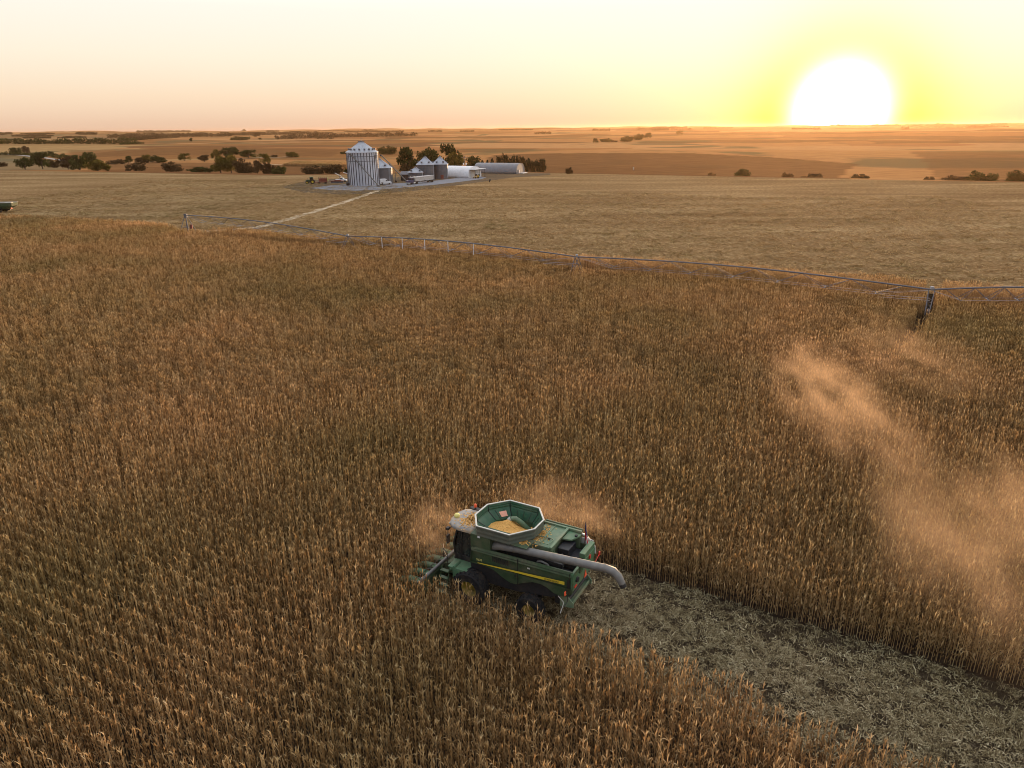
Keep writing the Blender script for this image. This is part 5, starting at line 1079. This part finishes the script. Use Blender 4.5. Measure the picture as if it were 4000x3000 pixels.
for a in [
 (1872, 1896, 627, -457, 'cone', 'C', 'smallest cedar of the row, at its left end', K),
 (1893, 1916, 627, -458, 'cone', 'C', 'short cedar, second in the row from the left', K),
 (1910, 1936, 621, -459, 'cone', 'C', 'middling cedar, third in the row from the left', K),
 (1930, 1966, 614, -459, 'bush', 'C', 'broad dark cedar left of the highest one', K),
 (1960, 1998, 606, -460, 'bush', 'C', 'highest cedar in the row behind the grey shed', K),
 (1993, 2030, 608, -461, 'bush', 'C', 'tall cedar just right of the highest one', K),
 (2025, 2064, 614, -461, 'bush', 'C', 'wide cedar above the right end of the grey shed', K),
 (2052, 2092, 621, -458, 'bush', 'C', 'bushy cedar touching the right end of the grey shed', K),
 (2084, 2132, 622, -455, 'bush', 'C', 'last bushy cedar at the right end of the row', K)]: tree(*a)
W = 'scattered trees on the far fields'
for a in [
 (40, 84, 577, 604, 'round', 'D', 'small tree with a pointed top in the roadside hedge, left one', W),
 (94, 118, 571, 605, 'round', 'B', 'slim orange brown tree in the roadside hedge', W),
 (190, 210, 590, 608, 'bush', 'D', 'dark tuft in the roadside hedge right of the tall trunked tree', W),
 (741, 754, 539, 554, 'round', 'D', 'tiny lone tree on the bare ridge at the upper left', W),
 (904, 972, 533, 548, 'bush', 'D', 'dark flat clump on the ridge right of the tiny lone tree', W),
 (989, 1016, 518, 536, 'round', 'B', 'single rounded tree above the ridge clump', W),
 (1010, 1022, 538, 545, 'bush', 'D', 'tiny bush beside the single rounded ridge tree', W),
 (2314, 2339, 541, 559, 'round', 'D', 'leftmost small tree of the diagonal line on the right hill', W),
 (2345, 2390, 541, 555, 'bush', 'D', 'flat clump second in the diagonal line on the right hill', W),
 (2386, 2412, 548, 555, 'bush', 'B', 'lowest little bush in the diagonal line on the right hill', W),
 (2426, 2478, 532, 554, 'bush', 'D', 'widest clump of the diagonal line on the right hill', W),
 (2477, 2517, 524, 547, 'bush', 'D', 'upper clump next to the widest of the diagonal line', W),
 (2513, 2547, 519, 541, 'round', 'D', 'topmost tree of the diagonal line on the right hill', W),
 (2642, 2669, 510, 528, 'round', 'D', 'lone rounded tree on the dark field line left of the sun', W),
 (2210, 2237, 655, 680, 'bush', 'B', 'small faded bush in the hollow right of the cedars', W),
 (2768, 2802, 676, -440, 'bush', 'B', 'tiny bush at the far stubble edge left of the larger one', W),
 (2874, 2934, 661, -420, 'bush', 'D', 'dark bush alone at the far stubble edge below the sun', W),
 (3060, 3102, 676, -400, 'bush', 'B', 'faint low bush at the stubble edge right of the dark lone bush', W),
 (3142, 3226, 679, -392, 'bush', 'B', 'long faint hedge bit at the stubble edge under the sun glow', W),
 (3330, 3400, 681, -385, 'bush', 'B', 'faint brown bush at the stubble edge right of the sun glow', W),
 (3618, 3660, 691, -372, 'bush', 'B', 'little brown bush left of the long right hand hedge', W),
 (3696, 3792, 687, -370, 'bush', 'B', 'long brown hedge at the right end of the stubble edge', W),
 (3785, 3892, 671, -366, 'bush', 'D', 'large dark bush near the right edge of the photo', W),
 (3940, 4030, 670, -358, 'bush', 'D', 'large dark bush cut off by the right edge of the photo', W)]: tree(*a)

def treeline(lines, tone, label, nm='treeline', seed=1):
    rg = random.Random(seed); mb = MB()
    for (x0, x1, y0, y1, hpx) in lines:
        n = max(2, int((x1 - x0) / (hpx * .55)))
        for k in range(n):
            t = (k + rg.uniform(-.3, .3)) / max(1, n - 1); p = march(x0 + (x1 - x0) * t, y0 + (y1 - y0) * t); D = p.y; hh = hpx * D / F * rg.uniform(.6, 1.1); r = hh * rg.uniform(.55, .95); nb = 110; t0 = rg.uniform(.15, .8)
            for j in range(nb):
                v = Vector((rg.gauss(0, 1), rg.gauss(0, 1), rg.gauss(0, 1))).normalized() * rg.random() ** .33; q = Vector((p.x + v.x * r, p.y + v.y * r * .8, p.z + max(0, hh * .5 + v.z * hh * .55)))
                u = Vector((rg.gauss(0, 1), rg.gauss(0, 1), rg.gauss(0, 1))).normalized(); w = u.orthogonal().normalized(); u2 = u.cross(w); s = hh * rg.uniform(.06, .16)
                mb.add([q + w * s, q + u2 * s, q - w * s, q - u2 * s], [(0, 1, 2, 3)], max(0, min(1, t0 + rg.uniform(-.25, .25))))
    o = mb.build(nm, TN[tone]); return tag(o, label, 'woods', None, 'stuff')
treeline([(-60, 252, 563, 563, 20), (258, 520, 562, 563, 22), (470, 560, 566, 562, 10)], 'D', 'long dark wood along the valley road at the upper left', seed=1)
treeline([(1080, 1112, 545, 543, 14), (1114, 1300, 543, 537, 19), (1240, 1300, 543, 543, 16), (1300, 1620, 537, 532, 15)], 'B', 'brown shelter belt on the ridge above the tall bin', seed=2)
treeline([(430, 620, 540, 536, 16), (520, 700, 548, 538, 12), (620, 900, 536, 533, 14), (900, 1250, 530, 524, 10), (470, 560, 552, 546, 12)], 'B', 'faded brown woods spread over the distant left hills', seed=3)
treeline([(0, 100, 606, 607, 14), (100, 200, 608, 612, 13), (205, 290, 615, 622, 16)], 'D', 'dark hedge running along the pale road', 'hedge', seed=4)
rgf = random.Random(8); ln = []
for k in range(60):
    x = rgf.uniform(-50, 1500) if k < 42 else rgf.uniform(1500, 4050); hz = 517 - 35 * x / 4000; y = hz + rgf.uniform(2.5, 26 if x < 1300 else 16); wd = rgf.uniform(20, 130); ln.append((x, x + wd, y, y - wd * .009, rgf.uniform(4, 8)))
ln += [(2093, 2150, 524, 523, 9), (2320, 2380, 512, 511, 8), (2549, 2610, 511, 509, 9), (2620, 2700, 507, 506, 6), (3780, 3852, 500, 498, 10), (3870, 3935, 488, 487, 6), (3560, 3760, 502, 500, 3), (3520, 3545, 506, 506, 9), (1950, 2080, 509, 508, 4)]
treeline(ln, 'B', 'faint tree clumps dotted along the horizon', 'distant_trees', seed=5)
print('TREES', TREELOG)
# strip of corn left standing in the hollow behind the hedge
a, b = march(1100, 650), march(1362, 655); n5 = 2600; u = rs.uniform(0, 1, n5); w = rs.uniform(0, 45, n5) ; X5 = a.x + (b.x - a.x) * u; Y5 = a.y + (b.y - a.y) * u + w
scatter('corn_strip', np.stack([X5, Y5, hgt(X5, Y5)], 1), np.full(n5, 0.1) + rs.choice([0, math.pi], n5), rs.uniform(1.0, 1.25, n5), SRC2, 'strip of standing corn in the hollow behind the brown hedge', 'corn')

# ------------------------------------------------------------------ sky, sun, air
SUN_AZ = math.atan2(ray(3280, 440)[0], ray(3280, 440)[1]); SUN_EL = R(2.6)
SD = Vector((math.sin(SUN_AZ) * math.cos(SUN_EL), math.cos(SUN_AZ) * math.cos(SUN_EL), math.sin(SUN_EL)))
GD = Vector((math.sin(SUN_AZ), math.cos(SUN_AZ), math.sin(R(0.9)))).normalized()
def build_world():
    w = bpy.data.worlds.new('World'); SC.world = w; w.use_nodes = True; nt = w.node_tree; L = nt.links.new
    bg = nt.nodes['Background']; tc = nd(nt, 'ShaderNodeTexCoord'); D = tc.outputs['Generated']
    sk = nd(nt, 'ShaderNodeTexSky', sky_type='NISHITA'); sk.sun_disc = False; sk.sun_elevation = SUN_EL; sk.sun_rotation = SUN_AZ; sk.altitude = 300; sk.air_density = 1.0; sk.dust_density = 2.0
    sx = nd(nt, 'ShaderNodeSeparateXYZ'); L(D, sx.inputs[0])
    def M(op, a, b=None, c=None):
        m = nd(nt, 'ShaderNodeMath', operation=op)
        for i, v in enumerate((a, b, c)):
            if v is None: continue
            if isinstance(v, (int, float)): m.inputs[i].default_value = v
            else: L(v, m.inputs[i])
        return m.outputs[0]
    t = M('SQRT', M('MAXIMUM', sx.outputs['Z'], 0.0))
    rp = ramp(nt, [(0.0, (0.74, 0.51, 0.39)), (0.10, (0.82, 0.58, 0.42)), (0.20, (0.93, 0.73, 0.54)), (0.29, (0.96, 0.86, 0.70)), (0.37, (0.97, 0.92, 0.82)), (0.50, (1.5, 1.4, 1.25)), (0.70, (1.5, 1.45, 1.4)), (1.0, (1.35, 1.4, 1.5))])
    L(t, rp.inputs[0])
    dp = nd(nt, 'ShaderNodeVectorMath', operation='DOT_PRODUCT'); L(D, dp.inputs[0]); dp.inputs[1].default_value = GD
    g2 = M('MULTIPLY', M('SUBTRACT', 1.0, dp.outputs['Value']), 2.0)           # squared angle from the sun
    def gauss(deg): return M('EXPONENT', M('MULTIPLY', g2, -1.0 / (R(deg) ** 2)))
    g = M('SQRT', M('MAXIMUM', g2, 1e-8))
    wide = M('EXPONENT', M('MULTIPLY', g, -1.0 / R(16)))
    mid = gauss(5.4); core = gauss(2.1)
    def addc(base, fac, col):
        m = nd(nt, 'ShaderNodeVectorMath', operation='MULTIPLY_ADD'); cc = nd(nt, 'ShaderNodeCombineXYZ'); L(fac, cc.inputs[0]); L(fac, cc.inputs[1]); L(fac, cc.inputs[2])
        L(cc.outputs[0], m.inputs[0]); m.inputs[1].default_value = col; L(base, m.inputs[2]); return m.outputs[0]
    az = nd(nt, 'ShaderNodeMapRange', interpolation_type='SMOOTHSTEP'); L(dp.outputs['Value'], az.inputs['Value']); az.inputs['From Min'].default_value = -0.75; az.inputs['From Max'].default_value = 0.45
    tint = ramp(nt, [(0.0, (0.45, 0.47, 0.54)), (1.0, (1, 1, 1))]); L(az.outputs[0], tint.inputs[0])
    tm = nd(nt, 'ShaderNodeVectorMath', operation='MULTIPLY'); L(rp.outputs[0], tm.inputs[0]); L(tint.outputs[0], tm.inputs[1])
    c = addc(tm.outputs[0], wide, (0.07, 0.055, 0.03))
    c = addc(c, mid, (0.30, 0.28, -0.68))
    mxx = nd(nt, 'ShaderNodeVectorMath', operation='MAXIMUM'); L(c, mxx.inputs[0]); mxx.inputs[1].default_value = (0, 0, 0.02); c = mxx.outputs[0]
    c = addc(c, core, (9, 8.6, 8))
    sc = nd(nt, 'ShaderNodeVectorMath', operation='SCALE'); L(sk.outputs[0], sc.inputs[0]); sc.inputs['Scale'].default_value = 0.02
    ad = nd(nt, 'ShaderNodeVectorMath', operation='ADD'); L(c, ad.inputs[0]); L(sc.outputs[0], ad.inputs[1])
    L(ad.outputs[0], bg.inputs['Color']); bg.inputs['Strength'].default_value = 1.0
build_world()
sd = bpy.data.lights.new('sun', 'SUN'); so = bpy.data.objects.new('sun', sd); COL.objects.link(so)
sd.energy = 5.0; sd.angle = R(1.0); sd.color = (1.0, 0.62, 0.32); so.rotation_euler = SD.to_track_quat('Z', 'Y').to_euler(); so.location = (0, 0, 60)
def volume(name, m):
    mt = bpy.data.materials.new(name); mt.use_nodes = True; nt = mt.node_tree; nt.nodes.remove(nt.nodes['Principled BSDF'])
    v = nd(nt, 'ShaderNodeVolumePrincipled'); nt.links.new(v.outputs[0], nt.nodes['Material Output'].inputs['Volume']); return mt, nt, v
if HAZE:
    mb = MB(); mb.box((0, 0, 7.0), (18400, 18400, 66)); MATS['haze'], nt, v = volume('haze', None)
    v.inputs['Color'].default_value = (1, 0.64, 0.36, 1); v.inputs['Density'].default_value = HAZE; v.inputs['Anisotropy'].default_value = 0.7
    o = mb.build('haze', 'haze'); o['kind'] = 'stuff'; tag(o, 'warm evening haze over the whole farmland')
def dust(c, rad, dens, label, seed, rz=0.0, tilt=0.0, scale=2.2):
    mb = MB(); mb.box((0, 0, 0), (2, 2, 2)); nm = 'dust_cloud'; MATS[nm], nt, v = volume(nm, None)
    L = nt.links.new; tc = nd(nt, 'ShaderNodeTexCoord'); ln = nd(nt, 'ShaderNodeVectorMath', operation='LENGTH'); L(tc.outputs['Object'], ln.inputs[0])
    fr = nd(nt, 'ShaderNodeMapRange', interpolation_type='SMOOTHSTEP'); fr.inputs['From Min'].default_value = 1.0; fr.inputs['From Max'].default_value = 0.15; L(ln.outputs['Value'], fr.inputs['Value'])
    nz = nd(nt, 'ShaderNodeTexNoise'); nz.inputs['Scale'].default_value = scale; nz.inputs['Detail'].default_value = 4
    mp = nd(nt, 'ShaderNodeMapping'); mp.inputs['Location'].default_value = (seed, seed * 2, 0); L(tc.outputs['Object'], mp.inputs[0]); L(mp.outputs[0], nz.inputs['Vector'])
    mr = nd(nt, 'ShaderNodeMapRange'); mr.inputs['From Min'].default_value = 0.42; mr.inputs['From Max'].default_value = 0.72; L(nz.outputs['Fac'], mr.inputs['Value'])
    mu = nd(nt, 'ShaderNodeMath', operation='MULTIPLY'); L(fr.outputs[0], mu.inputs[0]); L(mr.outputs[0], mu.inputs[1])
    m2 = nd(nt, 'ShaderNodeMath', operation='MULTIPLY'); L(mu.outputs[0], m2.inputs[0]); m2.inputs[1].default_value = dens; L(m2.outputs[0], v.inputs['Density'])
    v.inputs['Color'].default_value = (1, 0.68, 0.42, 1); v.inputs['Anisotropy'].default_value = 0.35
    o = mb.build(nm, nm); o.location = c; o.scale = rad; o.rotation_euler = (0, tilt, rz); tag(o, label, 'dust', 'dust drifting off the harvest', 'stuff'); return o
if DUST:
    def plume(pa, pb, wid, hi, zc, dens, label, seed, scale=2.6):
        A, B = at(*pa, zc), at(*pb, zc); m = (A + B) / 2; d = B - A
        dust((m.x, m.y, zc), (d.length / 2 * 1.3, wid, hi), dens, label, seed, math.atan2(d.y, d.x), 0, scale)
    plume((3110, 1370), (3500, 1830), 5.0, 3.2, 4.6, .16, 'golden dust wisp hanging over the corn right of the harvester', 1.3)
    plume((3380, 1270), (3800, 1520), 6.0, 3.0, 4.4, .05, 'thin dust veil over the corn below the right irrigation tower', 4.1)
    plume((3700, 1800), (4050, 2560), 6.5, 4.0, 5.0, .14, 'golden dust cloud over the corn at the right edge', 2.2, 2.0)
    p = at(1715, 2085, 3.0); dust((p.x, p.y, 3.2), (2.3, 2.3, 2.3), .36, 'pinkish dust puff in front of the harvester cab', 3.4)
    p = at(2200, 2000, 3.5); dust((p.x, p.y, 3.6), (4.8, 2.8, 2.1), .26, 'pinkish dust puff behind the grain tank of the harvester', 5.5, HD)
SC.view_settings.view_transform = 'Standard'; SC.view_settings.look = 'None'; SC.view_settings.exposure = 0.0; SC.view_settings.gamma = 1.0
cy = SC.cycles
cy.max_bounces = 6; cy.diffuse_bounces = 1; cy.glossy_bounces = 2; cy.transmission_bounces = 4; cy.volume_bounces = 0; cy.transparent_max_bounces = 8
cy.filter_width = 0.95; cy.use_adaptive_sampling = False; cy.caustics_reflective = False; cy.caustics_refractive = False; cy.volume_step_rate = 2.0; cy.volume_max_steps = 128
